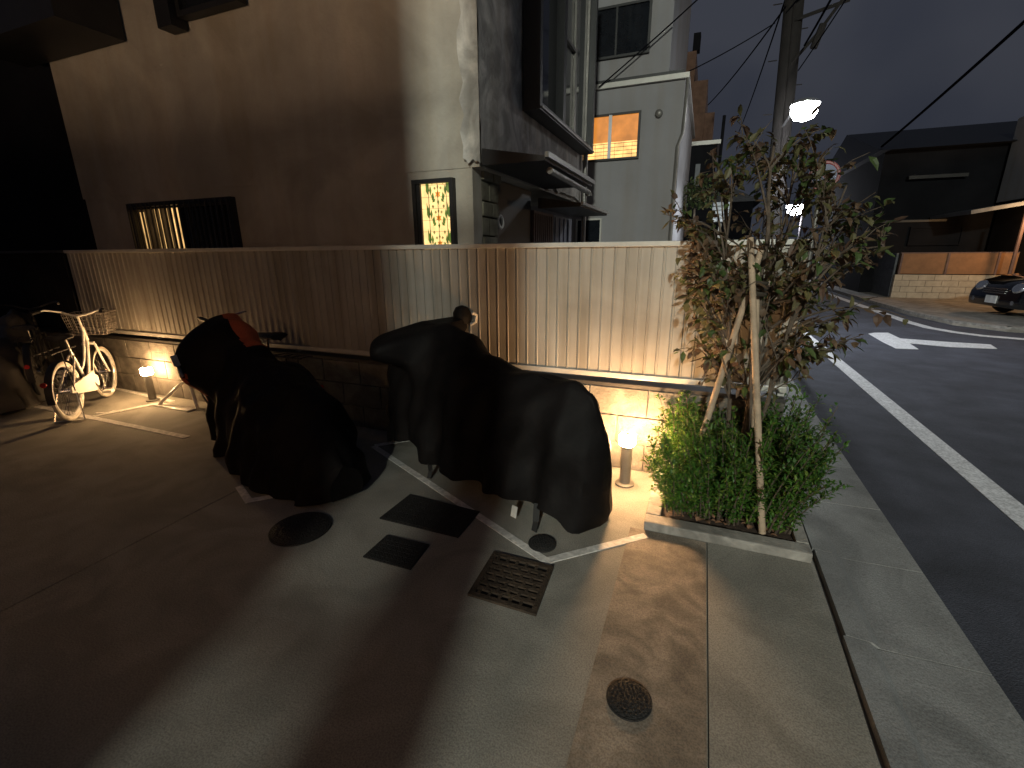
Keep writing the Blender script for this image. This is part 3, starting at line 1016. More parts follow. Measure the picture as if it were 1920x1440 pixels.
LOBES = [((0.34, -0.14, 1.70), (0.58, 0.42, 0.48), 74, 14), ((0.08, -0.20, 1.28), (0.27, 0.26, 0.34), 20, 11), ((0.52, -0.22, 1.18), (0.35, 0.26, 0.27), 20, 11), ((0.30, -0.25, 0.95), (0.32, 0.2, 0.16), 5, 6)]
for cen, rad, cnt, nl in LOBES:
    for _ in range(cnt):
        while True:
            u = rvt()
            if u.length > 0.45: break
        tgt = Vector((cen[0] + u.x * rad[0], cen[1] + u.y * rad[1], cen[2] + u.z * rad[2]))
        if tgt.y > -0.02 and tgt.z < 1.62: tgt.y = -0.03
        zs = max(0.55, tgt.z - rt_.uniform(0.18, 0.5))
        best = min((q_ for st in STEMS for q_ in st), key=lambda q_: abs(q_.z - zs) * 1.6 + (q_ - tgt).length * .6)
        mid = best.lerp(tgt, .5) + Vector((0, 0, rt_.uniform(.0, .07))) + rvt() * .04
        path = []
        for k in range(9):
            t = k / 8
            path.append(best * (1 - t) ** 2 + mid * 2 * t * (1 - t) + tgt * t * t + Vector((0, 0, -.05 * t ** 3)))
        L_ = (tgt - best).length
        tk.tube(path, [max(.0016, (.004 + .008 * L_) * (1 - .8 * k / 8)) for k in range(9)], 5, False)
        for k in range(nl):
            t = rt_.uniform(.4, 1)
            i = min(7, int(t * 8))
            put_leaf(path[i].lerp(path[i + 1], t * 8 - i), (path[8] - path[4]).normalized())
        for sub in range(2):
            i = rt_.randint(3, 7)
            d = (rvt() * .8 + (path[8] - path[4]).normalized() * .7).normalized()
            e = path[i] + d * rt_.uniform(.08, .19)
            if e.y > 0 and e.z < 1.6: continue
            tw = [path[i], path[i].lerp(e, .5) + Vector((0, 0, .012)), e]
            tk.tube(tw, [.003, .002, .0014], 4, False)
            for k in range(4):
                t = rt_.uniform(.3, 1)
                put_leaf(tw[0].lerp(tw[2], t), d)
tk.build('trunk', 'bark', tr, smooth=True)
print('LEAVES', len(cr.f) // 6)
cr.build('crown', ['leaf1', 'leaf2', 'leaf3', 'leaf4'], tr)


def stake(label, a, b):
    q = MB()
    q.tube([a, Vector(a).lerp(Vector(b), .5), b], [0.0185, 0.018, 0.016], 10)
    a_ = Vector(a)
    o = q.build('tree_stake', 'stake', None, smooth=True, loc=a_)
    return tag(o, label, 'stake', 'wooden stakes around the young tree')


stake('wooden stake leaning in from the left of the shrub, nearest the bollard lamp', (0.02, -0.30, 0.04), (0.27, -0.29, 1.50))
stake('pale front wooden stake rising from the middle of the shrub', (0.43, -0.58, 0.04), (0.21, -0.33, 1.56))
stake('rear wooden stake just behind the pale front one', (0.42, -0.20, 0.04), (0.26, -0.285, 1.42))
q = MB()
for z, rr in ((1.28, .05), (1.31, .052), (1.335, .05)):
    q.torus((0.265, -0.30, z), (0.1, 0.05, 1), rr, 0.012, 20, 6)
tag(q.build('stake_tie', 'tie', None, smooth=True, loc=(0.265, -0.30, 1.3)), 'dark rope binding the stakes to the young tree trunk', 'rope')

# ------------------------------------------------------------------ plaster house behind the fence
ha = thing('plaster_house', 'weathered plaster house with stained glass window close behind the fence', 'house', (-4.7, 2.5, 0))
q = MB()
q.box(-7.5, -1.92, 0.80, 0.98, 0, 2.20)       # front wall lower
q.box(-7.5, -7.3, 0.98, 4.3, 0, 2.20)
q.build('wall', 'plaster', ha)
q = MB(); q.box(-2.95, -2.75, 0.985, 4.3, 0, 2.195); q.build('recess_wall', 'dark_wall', ha)  # near-black colour stands in for the shade inside the recess
q = MB()
q.box(-7.53, -1.845, 0.792, 4.28, 2.20, 7.0)
q.build('upper_wall', 'plaster', ha)
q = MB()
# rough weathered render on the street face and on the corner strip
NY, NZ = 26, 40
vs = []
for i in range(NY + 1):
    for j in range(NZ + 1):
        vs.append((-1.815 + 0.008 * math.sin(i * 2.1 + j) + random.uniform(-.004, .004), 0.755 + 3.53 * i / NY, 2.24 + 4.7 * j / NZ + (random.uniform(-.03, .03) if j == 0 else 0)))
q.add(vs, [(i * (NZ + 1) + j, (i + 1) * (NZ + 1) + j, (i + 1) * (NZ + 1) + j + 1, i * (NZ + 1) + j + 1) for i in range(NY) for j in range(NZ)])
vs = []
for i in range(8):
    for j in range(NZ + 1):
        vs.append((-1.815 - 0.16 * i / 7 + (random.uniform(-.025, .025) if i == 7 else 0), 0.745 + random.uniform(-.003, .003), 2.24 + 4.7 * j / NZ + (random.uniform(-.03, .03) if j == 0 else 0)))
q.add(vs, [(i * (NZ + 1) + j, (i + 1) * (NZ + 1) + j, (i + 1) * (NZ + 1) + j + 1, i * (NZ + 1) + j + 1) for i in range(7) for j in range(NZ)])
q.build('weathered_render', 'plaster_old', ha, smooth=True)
# stone cladding on the street side
q = MB()
z = 1.2
while z < 2.18:
    hgt = random.uniform(.13, .2)
    y = 0.985
    while y < 1.36:
        l_ = random.uniform(.14, .3)
        q.box(-2.2, -1.91 + random.uniform(-.02, .025), y, min(1.37, y + l_) - .01, z, z + hgt - .012)
        y += l_
    z += hgt
q.build('stone_cladding', 'stone', ha, bevel=0.012)
# stained glass window
sw = MB()
frame_xz(sw, -2.50, -2.085, 1.30, 2.125, 0.735, 0.799, 0.035)
sw.box(-2.465, -2.425, 0.755, 0.799, 1.335, 2.09)
sf = sw.build('stained_window', 'black', ha)
q = MB(); q.box(-2.422, -2.122, 0.772, 0.795, 1.337, 2.088)
pn = q.build('lit_pane', 'lit_cream', sf)
q = MB()
x0, x1, z0, z1 = -2.42, -2.124, 1.34, 2.086
yy0, yy1 = 0.767, 0.7715


def tri(cx, cz, pts, col):
    q.cur = col
    q.extr([(cx + a, cz + b) for a, b in pts], yy0, yy1, lambda p_, a: (p_[0], a, p_[1]))


xc = (x0 + x1) / 2 + .02
for zc in (2.00, 1.80, 1.58, 1.40):
    star = []
    for k in range(12):
        a = k * pi / 6
        rr = 0.030 if k % 2 == 0 else 0.015
        star.append((rr * math.sin(a), rr * math.cos(a) * 1.15))
    tri(xc, zc, star, 1)
    for sd in (-1, 1):
        tri(xc + sd * .048, zc - .02, [(0, .035), (sd * .02, .01), (sd * .012, -.03), (-sd * .01, -.015)], 0)
        tri(xc + sd * .030, zc - .055, [(0, .018), (sd * .022, .012), (sd * .03, -.012), (sd * .006, -.008)], 0)
        tri(xc + sd * .105, zc + .06, [(-.014, .07), (.0, .02), (.014, .06), (.016, -.03), (0, -.06), (-.016, -.03)], 0)
        tri(xc + sd * .075, zc + .035, [(0, .04), (.012, .0), (0, -.045), (-.012, 0)], 0)
        tri(xc + sd * .03, zc + .05, [(0, .014), (.012, 0), (0, -.014), (-.012, 0)], 2)
        tri(xc + sd * .055, zc + .10, [(0, .014), (.012, 0), (0, -.02), (-.012, 0)], 2)
    tri(xc, zc - .065, [(0, .025), (.01, 0), (0, -.025), (-.01, 0)], 0)
    tri(xc, zc + .06, [(0, .02), (.009, 0), (0, -.02), (-.009, 0)], 2)
q.build('stained_pattern', ['lit_green', 'lit_orange', 'lit_olive'], pn)
q = MB()
for xx in (x0 + .075, xc, x1 - .04):
    q.box(xx - .0018, xx + .0018, 0.763, 0.7665, z0, z1)
for k in range(8):
    zz = z0 + .05 + k * .098
    q.box(x0, x1, 0.7635, 0.7662, zz - .001, zz + .001)
q.build('leading', 'black', pn)
# barred window at the left
bwn = MB(); frame_xz(bwn, -6.56, -4.80, 1.30, 2.10, 0.735, 0.799, 0.045)
bwn.box(-5.70, -5.64, 0.76, 0.799, 1.345, 2.055)
bf = bwn.build('barred_window', 'black', ha)
q = MB(); q.box(-6.51, -5.70, 0.785, 0.797, 1.345, 2.055); q.build('pane', 'lit_dim', bf)
q = MB(); q.box(-5.64, -4.845, 0.785, 0.797, 1.345, 2.055); q.build('pane', 'glass_dark', bf)
q = MB()
for a, wd, zt in ((-6.49, .018, 2.0), (-6.43, .012, 2.0), (-6.37, .01, 2.0), (-6.22, .014, 2.02), (-6.15, .03, 2.04), (-6.07, .032, 2.04), (-5.955, .022, 2.03), (-5.87, .04, 2.05), (-5.785, .044, 2.05)):
    q.box(a, a + wd, 0.778, 0.784, 1.35, zt)
q.build('blind_gaps', 'lit_slat', bf)
q = MB()
x = -6.53
while x < -4.82:
    q.box(x, x + .016, 0.70, 0.716, 1.30, 2.09)
    x += .085
q.box(-6.56, -4.80, 0.716, 0.732, 1.36, 1.385); q.box(-6.56, -4.80, 0.716, 0.732, 2.02, 2.045)
q.build('bars', 'dark_rail', bf)
# upper window with shutter box, pipe, balcony at upper left
q = MB(); frame_xz(q, -5.02, -4.2, 3.74, 5.0, 0.66, 0.763, 0.05); uw = q.build('upper_window', 'black', ha)
q = MB(); q.box(-4.97, -4.25, 0.70, 0.74, 3.79, 4.95); q.build('pane', 'glass_dark', uw)
box1('shutter_box', 'black', ha, -5.24, -5.04, 0.60, 0.763, 3.66, 5.1)
q = MB()
q.box(-7.9, -6.02, 0.15, 0.763, 3.72, 3.82)
q.box(-7.9, -6.02, 0.15, 0.19, 3.82, 4.75)
q.box(-6.06, -6.02, 0.19, 0.763, 3.82, 4.75)
q.build('balcony', 'black', ha)
# canopy over the entrance
q = MB()
q.extr([(-1.80, 2.33), (-1.25, 2.235), (-1.25, 2.20), (-1.80, 2.20)], 0.75, 2.45, lambda p_, a: (p_[0], a, p_[1]))
cn = q.build('entrance_canopy', 'black', ha)
q = MB(); q.box(-1.248, -1.215, 0.74, 2.46, 2.222, 2.262); q.build('fascia', 'bollard', cn)
q = MB(); q.tube([(-1.27, 0.95, 2.155), (-1.27, 2.40, 2.135)], 0.028, 10); q.lathe([(0.04, 0), (0.04, .03)], (-1.27, 2.40, 2.10), 12); q.build('gutter', 'bollard', cn, smooth=True)
q = MB()
q.extr([(-1.90, 2.12), (-1.38, 2.04), (-1.38, 2.0), (-1.90, 2.0)], 2.5, 4.1, lambda p_, a: (p_[0], a, p_[1]))
cn = q.build('side_canopy', 'black', ha)
q = MB(); q.box(-1.378, -1.35, 2.49, 4.11, 2.02, 2.05); q.build('fascia', 'rail', cn)
q = MB(); q.box(-2.05, -1.95, 2.5, 3.28, 0, 1.98)
for k in range(9):
    q.box(-1.949, -1.938, 2.55 + k * .08, 2.58 + k * .08, 0.1, 1.95)
q.build('slatted_door', 'brown_door', ha)
q = MB(); q.box(-2.05, -1.95, 3.30, 4.26, 0, 1.98)
for k in range(4):
    q.box(-1.949, -1.935, 3.36 + k * .22, 3.40 + k * .22, 0.1, 1.95)
q.build('side_panel', 'blue_door', ha)
q = MB()
q.torus((-1.965, 1.50, 1.80), (1, 0, 0.1), 0.062, 0.016, 20, 6)
q.build('door_ring', 'tag', ha, smooth=True)
q = MB(); q.box(-2.06, -1.985, 1.40, 2.48, 0, 2.19); q.build('door', 'black', ha)
# projecting bay window on the street face
q = MB()
frame_yz(q, 1.72, 4.10, 2.84, 5.6, -1.80, -1.62, 0.07)
q.box(-1.80, -1.64, 2.60, 2.70, 2.91, 5.53)
bay = q.build('bay_window', 'black', ha)
q = MB(); q.box(-1.76, -1.73, 1.79, 2.60, 2.91, 5.53); q.build('pane', 'glass_dark', bay)
q = MB(); q.box(-1.76, -1.73, 2.70, 4.03, 2.91, 5.53); q.build('pane', 'glass_dark', bay)
q = MB()
frame_yz(q, 2.71, 3.35, 2.915, 5.52, -1.728, -1.70, 0.035)
frame_yz(q, 3.36, 4.02, 2.915, 5.52, -1.728, -1.70, 0.035)
q.box(-1.728, -1.70, 2.745, 3.315, 3.85, 3.885)
q.build('sash', 'bollard', bay)
q = MB(); q.box(-1.617, -1.60, 1.74, 4.08, 2.855, 2.875); q.build('sill_strip', 'bollard', bay)
q = MB(); q.tube([(-1.75, 4.2, 1.6), (-1.75, 4.2, 6.5)], 0.035, 10); q.build('downpipe', 'bollard', ha, smooth=True)
q = MB(); q.extr([(-1.2, 6.9), (-7.9, 6.9), (-7.9, 7.0), (-4.5, 8.6), (-1.2, 7.0)], 0.3, 4.7, lambda p_, a: (p_[0], a, p_[1])); q.build('roof', 'dark_wall', ha)

# dark house at the far left
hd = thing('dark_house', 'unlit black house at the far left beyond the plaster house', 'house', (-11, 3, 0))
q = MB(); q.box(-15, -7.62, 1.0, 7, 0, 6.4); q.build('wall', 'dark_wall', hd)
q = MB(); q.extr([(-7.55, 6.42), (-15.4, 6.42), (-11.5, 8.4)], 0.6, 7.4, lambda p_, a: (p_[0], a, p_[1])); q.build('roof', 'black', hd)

# ------------------------------------------------------------------ grey house with the lit window
hb_ = thing('grey_house', 'pale grey two-storey house with an orange lit window behind the plaster house', 'house', (-3, 8, 0))
q = MB(); q.box(-7, -0.56, 6.0, 10.5, 0, 4.20); q.build('wall', 'grey_wall', hb_)
q = MB(); q.box(-7, -0.83, 6.04, 10.3, 4.34, 8.5); q.build('upper_wall', 'grey_wall', hb_)
q = MB(); q.box(-7, -0.50, 5.93, 10.55, 4.203, 4.28); q.build('ledge', 'rail', hb_)
q = MB(); q.box(-7, -0.60, 5.97, 10.5, 4.281, 4.338); q.build('roof_step', 'black', hb_)
q = MB(); q.extr([(-0.6, 8.52), (-7.2, 8.52), (-3.9, 10)], 5.8, 10.6, lambda p_, a: (p_[0], a, p_[1])); q.build('roof', 'dark_wall', hb_)
q = MB(); frame_xz(q, -2.26, -1.235, 3.06, 3.81, 5.95, 5.998, 0.035); q.box(-1.765, -1.73, 5.955, 5.995, 3.095, 3.775)
lw = q.build('lit_window', 'black', hb_)
for a, b in ((-2.225, -1.765), (-1.73, -1.27)):
    q = MB(); q.box(a, b, 5.985, 5.997, 3.095, 3.36); p_ = q.build('pane', 'lit_room', lw)
    q = MB(); q.box(a, b, 5.985, 5.997, 3.36, 3.775); p_ = q.build('pane', 'lit_blind', lw)
    q = MB()
    for k in range(4):
        q.box(a, b, 5.976, 5.983, 3.15 + k * .06, 3.157 + k * .06)
    for k in range(3):
        q.box(a + .07 + k * .15, a + .074 + k * .15, 5.978, 5.984, 3.10, 3.34)
    q.build('lattice', 'brown_wall', lw)
q = MB(); q.box(-1.775, -1.72, 5.935, 5.953, 3.09, 3.78); q.build('mullion', 'alu', lw)
q = MB(); frame_xz(q, -2.25, -1.17, 4.66, 5.42, 5.98, 6.038, 0.035); q.box(-1.74, -1.71, 5.985, 6.035, 4.695, 5.385)
dw = q.build('dark_window', 'black', hb_)
for a, b in ((-2.215, -1.74), (-1.71, -1.205)):
    q = MB(); q.box(a, b, 6.01, 6.036, 4.695, 5.385); q.build('pane', 'glass_dark', dw)
q = MB(); frame_xz(q, -2.32, -1.83, 1.5, 2.09, 5.95, 5.998, 0.03); dw = q.build('low_window', 'rail', hb_)
q = MB(); q.box(-2.29, -1.86, 5.98, 5.996, 1.53, 2.06); q.build('pane', 'glass_dark', dw)
for cx, cz in ((-0.94, 3.73), (-2.08, 3.88)):
    q = MB(); q.lathe([(0.062, 0), (0.062, .05), (0.03, .075)], (cx, 5.999, cz), 16, Matrix.Rotation(pi / 2, 3, 'X')); q.build('vent', 'bollard', hb_, smooth=True)
q = MB(); q.tube([(-0.52, 5.95, 4.2), (-0.53, 5.96, 3.4), (-0.60, 5.97, 3.2), (-0.60, 5.97, 0.2)], 0.028, 8); q.build('downpipe', 'bollard', hb_, smooth=True)

hc = thing('brown_building', 'tall brown stepped building rising behind the grey house', 'building', (-1, 15, 0))
q = MB()
q.box(-3, -0.80, 14, 18, 0, 7.3); q.box(-0.797, -0.40, 14.05, 18, 0, 6.5); q.box(-0.397, -0.12, 14.1, 18, 0, 5.6)
q.build('wall', 'brown_wall', hc)
box1('parapet', 'dark_wall', hc, -0.92, -0.72, 13.95, 14.3, 7.303, 7.75)
hl = thing('low_dark_house', 'low dark house with a pale roof edge between the grey house and the tree', 'house', (-0.3, 13, 0))
q = MB(); q.box(-1.4, 0.05, 11.5, 13.5, 0, 4.2); q.build('wall', 'dark_wall', hl)
q = MB(); q.box(-1.5, 0.12, 11.4, 13.6, 4.203, 4.30); q.build('roof_edge', 'rail', hl)
q = MB(); q.box(-0.45, -0.33, 11.46, 11.498, 3.2, 3.75); q.build('window', 'shutter', hl)
q = MB(); q.tube([(0.14, 11.6, 0), (0.14, 11.6, 4.9)], 0.04, 8); q.build('downpipe', 'dark_wall', hl)

lp = thing('louvre_box', 'pale slatted metal box half hidden left of the tree crown', 'louvre', (0.3, 9.2, 0))
q = MB(); q.box(0.07, 0.47, 9.1, 9.4, 2.12, 2.55); q.build('case', 'bollard', lp)
q = MB()
for k in range(5):
    q.obox((0.27, 9.06, 2.17 + k * .085), (0.40, 0.08, 0.05), Matrix.Rotation(R(25), 3, 'X'))
q.build('slats', 'pale_metal', lp)
q = MB(); q.box(0.24, 0.30, 9.2, 9.26, 0, 2.118); q.build('post', 'bollard', lp)
# low hedge and wall between the houses
tb = thing('hedge_tree', 'small round green tree between the grey house and the dark house', 'tree', (-0.35, 8.6, 0))
q = MB(); q.tube([(-0.3, 8.6, 0), (-0.28, 8.6, 1.6), (-0.3, 8.6, 2.4)], [.05, .04, .02], 7); q.build('trunk', 'bark', tb)
q = MB()
for k in range(700):
    d = rv()
    p_ = Vector((-0.22, 8.6, 2.72)) + Vector((d.x * .38, d.y * .38, d.z * .36))
    q.cur = random.choice((0, 0, 1))
    leaf(q, p_, rv(), Vector((0, 0, 1)), random.uniform(.06, .11), random.uniform(.03, .05))
q.build('crown', ['leaf3', 'leaf1'], tb)

# ------------------------------------------------------------------ buildings over the road
hr = thing('dark_corner_house', 'large black house across the road with a pale low awning edge', 'house', (7, 20, 0))
q = MB(); q.box(5.2, 13, 17, 24, 0, 4.55); q.build('wall', 'dark_wall', hr)
q = MB(); q.extr([(16.5, 4.553), (26.5, 4.553), (21.5, 6.0)], 4.95, 13.2, lambda p_, a: (a, p_[0], p_[1])); q.build('roof', 'black', hr)
q = MB(); q.box(5.9, 7.4, 16.7, 16.998, 3.66, 3.76); q.build('eave_strip', 'dark_rail', hr)
q = MB(); q.box(5.2, 7.2, 16.9, 16.998, 2.35, 2.42); q.build('sash_rail', 'black', hr)
q = MB(); frame_xz(q, 6.3, 7.7, 1.6, 2.2, 16.9, 16.998, .05); dw = q.build('window', 'dark_wall', hr)
q = MB(); q.box(6.35, 7.65, 16.95, 16.99, 1.65, 2.15); q.build('pane', 'dark_wall', dw)

h2 = thing('lamp_lit_house', 'house at the right edge with a glowing orange porch lamp and pale upper wall', 'house', (9.8, 15, 0))
q = MB(); q.box(8.35, 13, 14.2, 16.8, 0, 2.72); q.build('wall', 'dark_wall', h2)
q = MB(); q.box(8.28, 13, 14.15, 16.8, 2.86, 5.2); q.build('upper_wall', 'grey_wall', h2)
q = MB(); q.obox((7.65, 15.5, 2.62), (1.9, 2.6, 0.10), Matrix.Rotation(R(-10), 3, 'Y')); aw = q.build('awning', 'shutter', h2)
q = MB(); q.tube([(7.9, 14.25, 0.03), (7.9, 14.25, 2.52)], 0.045, 8); q.build('awning_post', 'brown_door', h2)
q = MB(); q.lathe([(0.03, 0), (0.075, .04), (0.075, .13), (0.03, .17)], (8.22, 14.1, 2.42), 16); q.build('porch_lamp', 'lamp_orange', h2, smooth=True)

bwl = thing('corner_wall', 'pale block wall topped with orange boards, lit warm across the road', 'wall', (7, 15.1, 0))
q = MB()
for c_ in range(4):
    x = 5.56
    first = True
    while x < 9.0:
        L = .39 if not (first and c_ % 2) else .19
        first = False
        q.box(x, min(9.0, x + L), 15.0, 15.14, 0.031 + c_ * .178, 0.031 + c_ * .178 + .168)
        x += L + .008
q.build('blocks', 'far_block', bwl, bevel=.006)
q = MB(); q.box(5.58, 9.0, 15.02, 15.12, 0.03, 0.735); q.build('mortar_core', 'mortar', bwl)
q = MB(); q.box(5.62, 9.0, 15.03, 15.11, 0.76, 1.36); q.build('boards', 'far_orange', bwl)
q = MB()
for xx in (5.62, 6.75, 7.9):
    q.box(xx, xx + .05, 15.0, 15.028, .745, 1.38)
q.box(5.6, 9.0, 15.02, 15.12, 1.362, 1.39)
q.build('post', 'brown_door', bwl)
gs = thing('shutter_wall', 'dark grey horizontally ribbed metal shutter running back along the far road side', 'gate', (5.6, 19, 0))
q = MB()
z = 0.03
while z < 1.36:
    q.box(5.55, 5.60 + random.uniform(0, .006), 15.2, 21.0, z, z + .085)
    z += .09
q.build('slats', 'shutter', gs)
q = MB(); q.box(5.5, 5.62, 21.05, 21.35, 0.03, 1.45); q.build('post', 'far_pave', gs)
gw = thing('far_road_wall', 'plain grey concrete wall farther along the far side of the road', 'wall', (5.6, 24.5, 0))
q = MB(); q.box(5.5, 5.66, 22.4, 27, 0.03, 1.5); q.build('wall', 'gutter', gw)
q = MB(); q.box(5.46, 5.70, 22.4, 27, 1.503, 1.56); q.build('coping', 'kerb', gw)
hf = thing('far_house', 'dim house at the end of the road behind the tree crown', 'house', (2, 45, 0))
q = MB(); q.box(-4, 3.5, 44, 52, 0, 5.5); q.build('wall', 'dark_wall', hf)
q = MB(); q.extr([(-4.6, 5.503), (4.1, 5.503), (-0.3, 7.6)], 43.5, 52.5, lambda p_, a: (p_[0], a, p_[1])); q.build('roof', 'black', hf)

# ------------------------------------------------------------------ parked black car (its nose is in frame)
ca = thing('parked_car', 'shiny black car parked before the corner wall at the right edge', 'car', (6.12, 10.75, 0.03), R(8))


def rprofile(pts, y0, y1, inset, bev):
    q = MB()
    q.extr(pts, y0, y1, lambda p_, a: (p_[0], a, p_[1]))
    return q


prof_ = [(0.02, 0.20), (0.0, 0.36), (0.02, 0.52), (0.10, 0.66), (0.22, 0.76), (0.55, 0.86), (1.0, 0.93), (1.12, 0.95), (3.55, 0.97), (3.85, 0.9), (3.95, 0.6), (3.92, 0.25), (3.7, 0.2), (3.45, 0.2), (3.40, 0.36), (3.28, 0.50), (3.10, 0.55), (2.92, 0.5), (2.80, 0.36), (2.75, 0.2), (1.08, 0.2), (1.03, 0.36), (0.91, 0.5), (0.73, 0.55), (0.55, 0.5), (0.43, 0.36), (0.38, 0.2)]
q = rprofile(prof_, -0.78, 0.78, 0, 0)
q.build('body', 'car', ca, smooth=True, bevel=0.05, local=True)
q = MB()
sec = [(1.0, 0.94), (1.62, 1.42), (1.9, 1.50), (3.3, 1.50), (3.75, 0.96)]
q.extr(sec, -0.66, 0.66, lambda p_, a: (p_[0], a * (1 - max(0, p_[1] - .95) * .22), p_[1]))
q.build('cabin_glass', 'glass_dark', ca, smooth=True, bevel=0.04, local=True)
q = MB(); q.extr([(1.66, 1.455), (1.9, 1.515), (3.3, 1.515), (3.38, 1.47)], -0.57, 0.57, lambda p_, a: (p_[0], a, p_[1])); q.build('roof', 'car', ca, bevel=.01, local=True)
for sd in (-1, 1):
    q = MB(); q.lathe([(0.02, 0), (0.11, .015), (0.125, .05), (0.10, .08)], (0.13, sd * .56, 0.62), 18, Matrix.Rotation(R(-65), 3, 'Y') @ Matrix.Scale(1.35, 3, (0, 1, 0)))
    q.build('headlight', 'headlamp', ca, smooth=True, local=True)
    q = MB(); q.lathe([(0.045, 0), (0.05, .03)], (0.03, sd * .60, 0.33), 14, Matrix.Rotation(-pi / 2, 3, 'Y')); q.build('fog_lamp', 'headlamp', ca, smooth=True, local=True)
    q = MB(); q.obox((1.25, sd * .84, 1.0), (.10, .17, .11), Matrix.Identity(3)); q.build('mirror', 'car', ca, smooth=True, bevel=.03, local=True)
    for wx in (0.73, 3.10):
        q = MB(); q.torus((wx, sd * .69, 0.30), (0, 1, 0), 0.22, 0.085, 32, 10); wh = q.build('wheel', 'rubber', ca, smooth=True, local=True)
        q = MB()
        q.torus((wx, sd * .74, 0.30), (0, 1, 0), 0.165, 0.018, 28, 6)
        for k in range(5):
            a = k * 2 * pi / 5
            q.tube([(wx, sd * .75, 0.30), (wx + .16 * math.cos(a), sd * .74, 0.30 + .16 * math.sin(a))], 0.022, 6)
        q.build('rim', 'chrome', wh, smooth=True, local=True)
q = MB()
for k in range(3):
    q.box(-0.012 + k * .012, 0.03, -0.34, 0.34, 0.50 + k * .045, 0.52 + k * .045)
q.build('grille', 'chrome', ca, local=True)
q = MB(); q.box(-0.025, 0.0, -0.165, 0.165, 0.28, 0.445); q.build('licence_plate', 'plate', ca, bevel=.004, local=True)

# ------------------------------------------------------------------ utility pole, street lamps, wires
up_ = thing('utility_pole', 'tall dark concrete utility pole behind the young tree', 'pole', (1.0, 8.0, 0))
q = MB(); q.tube([(1.28, 8, -0.03), (1.10, 8, 5.0), (0.86, 8, 10.5)], [0.17, 0.165, 0.14], 16); q.build('shaft', 'pole', up_, smooth=True)
q = MB()
for k in range(14):
    z = 2.2 + k * .45
    xx = 1.24 - 0.036 * z
    q.tube([(xx + (.15 if k % 2 else -.15), 8, z), (xx + (.30 if k % 2 else -.30), 8, z)], 0.01, 5)
q.build('step_bolts', 'pole', up_)
q = MB(); q.box(0.45, 2.3, 7.80, 7.90, 6.0, 6.09); q.tube([(1.12, 7.84, 4.75), (1.5, 7.84, 5.2), (2.0, 7.84, 5.95)], 0.03, 6); q.tube([(1.1, 7.84, 5.45), (1.9, 7.84, 5.62)], 0.03, 6); q.tube([(1.45, 7.80, 4.95), (1.55, 7.80, 5.3)], 0.06, 8); q.build('cross_arm', 'pole', up_)
q = MB(); q.lathe([(0.24, 0), (0.26, .05), (0.26, .7), (0.2, .78)], (1.45, 7.8, 6.9), 16); q.build('transformer', 'pole', up_, smooth=True)
q = MB()
for xx in (0.55, 1.5, 1.9, 2.2):
    q.lathe([(.03, 0), (.05, .04), (.03, .08), (.05, .12), (.02, .16)], (xx, 7.85, 6.09), 10)
q.build('insulators', 'pole', up_, smooth=True)
q = MB(); q.tube([(1.30, 7.82, 0.0), (1.14, 7.82, 4.2), (1.05, 7.82, 6.0)], 0.022, 6); q.build('conduit', 'pole', up_)


def street_lamp(label, loc, arm, power, col, rad=0.12, pole=False, spot=False, size=1.5, name='street_lamp'):
    o = thing(name, label, 'street lamp', loc, group='white street lamps')
    L = Vector(loc)
    if pole:
        q = MB(); q.tube([(loc[0] + arm[0], loc[1] + arm[1], -0.03), (loc[0] + arm[0], loc[1] + arm[1], loc[2] + .5)], [.08, .06], 10); q.build('pole', 'pole', o, smooth=True)
    q = MB(); q.tube([L + Vector((arm[0], arm[1], -.12)), L + Vector((arm[0] * .5, arm[1] * .5, .05)), L + Vector((0, 0, .04))], 0.022, 8); q.build('arm', 'alu', o, smooth=True)
    q = MB(); q.lathe([(0.05 * size, .09), (0.12 * size, .06), (0.15 * size, .02), (0.15 * size, 0.0)], L, 20); q.build('hood', 'alu', o, smooth=True)
    q = MB(); q.lathe([(0.14 * size, -.005), (0.135 * size, -.08 * size), (0.10 * size, -.14 * size), (0.005 * size, -.17 * size)], L, 20); q.build('lamp_glass', 'led', o, smooth=True)
    ld = bpy.data.lights.new('street_light', 'SPOT' if spot else 'POINT')
    if spot: ld.spot_size = R(150); ld.spot_blend = 0.5
    ld.energy = power; ld.color = col; ld.shadow_soft_size = rad
    lo_ = bpy.data.objects.new('street_light', ld)
    C.objects.link(lo_); lo_.parent = o; lo_.location = (0, 0, -0.30 * size)
    return o


street_lamp('bright white street lamp on the utility pole above the tree crown', (1.336, 6.92, 3.85), (-0.20, 0.95), STREET_FAR, (0.86, 0.92, 1.0), spot=True)
street_lamp('smaller violet-white street lamp far down the road, seen through the tree', (4.42, 28.0, 3.86), (0.4, 0), STREET_END, (0.85, 0.86, 1.0), pole=True, size=3.2)
street_lamp('street lamp across the road behind the viewpoint', (3.5, -22.0, 9.8), (1.6, 0), STREET_NEAR, (0.95, 1.0, 0.87), rad=0.42, pole=True)


def wire(label, a, b, sag, r=0.012):
    a, b = Vector(a), Vector(b)
    q = MB()
    q.tube([a.lerp(b, t / 14) - Vector((0, 0, sag * 4 * (t / 14) * (1 - t / 14))) for t in range(15)], r, 5)
    o = q.build('overhead_wire', 'wire', None, loc=a)
    return tag(o, label, 'wire', 'overhead wires')



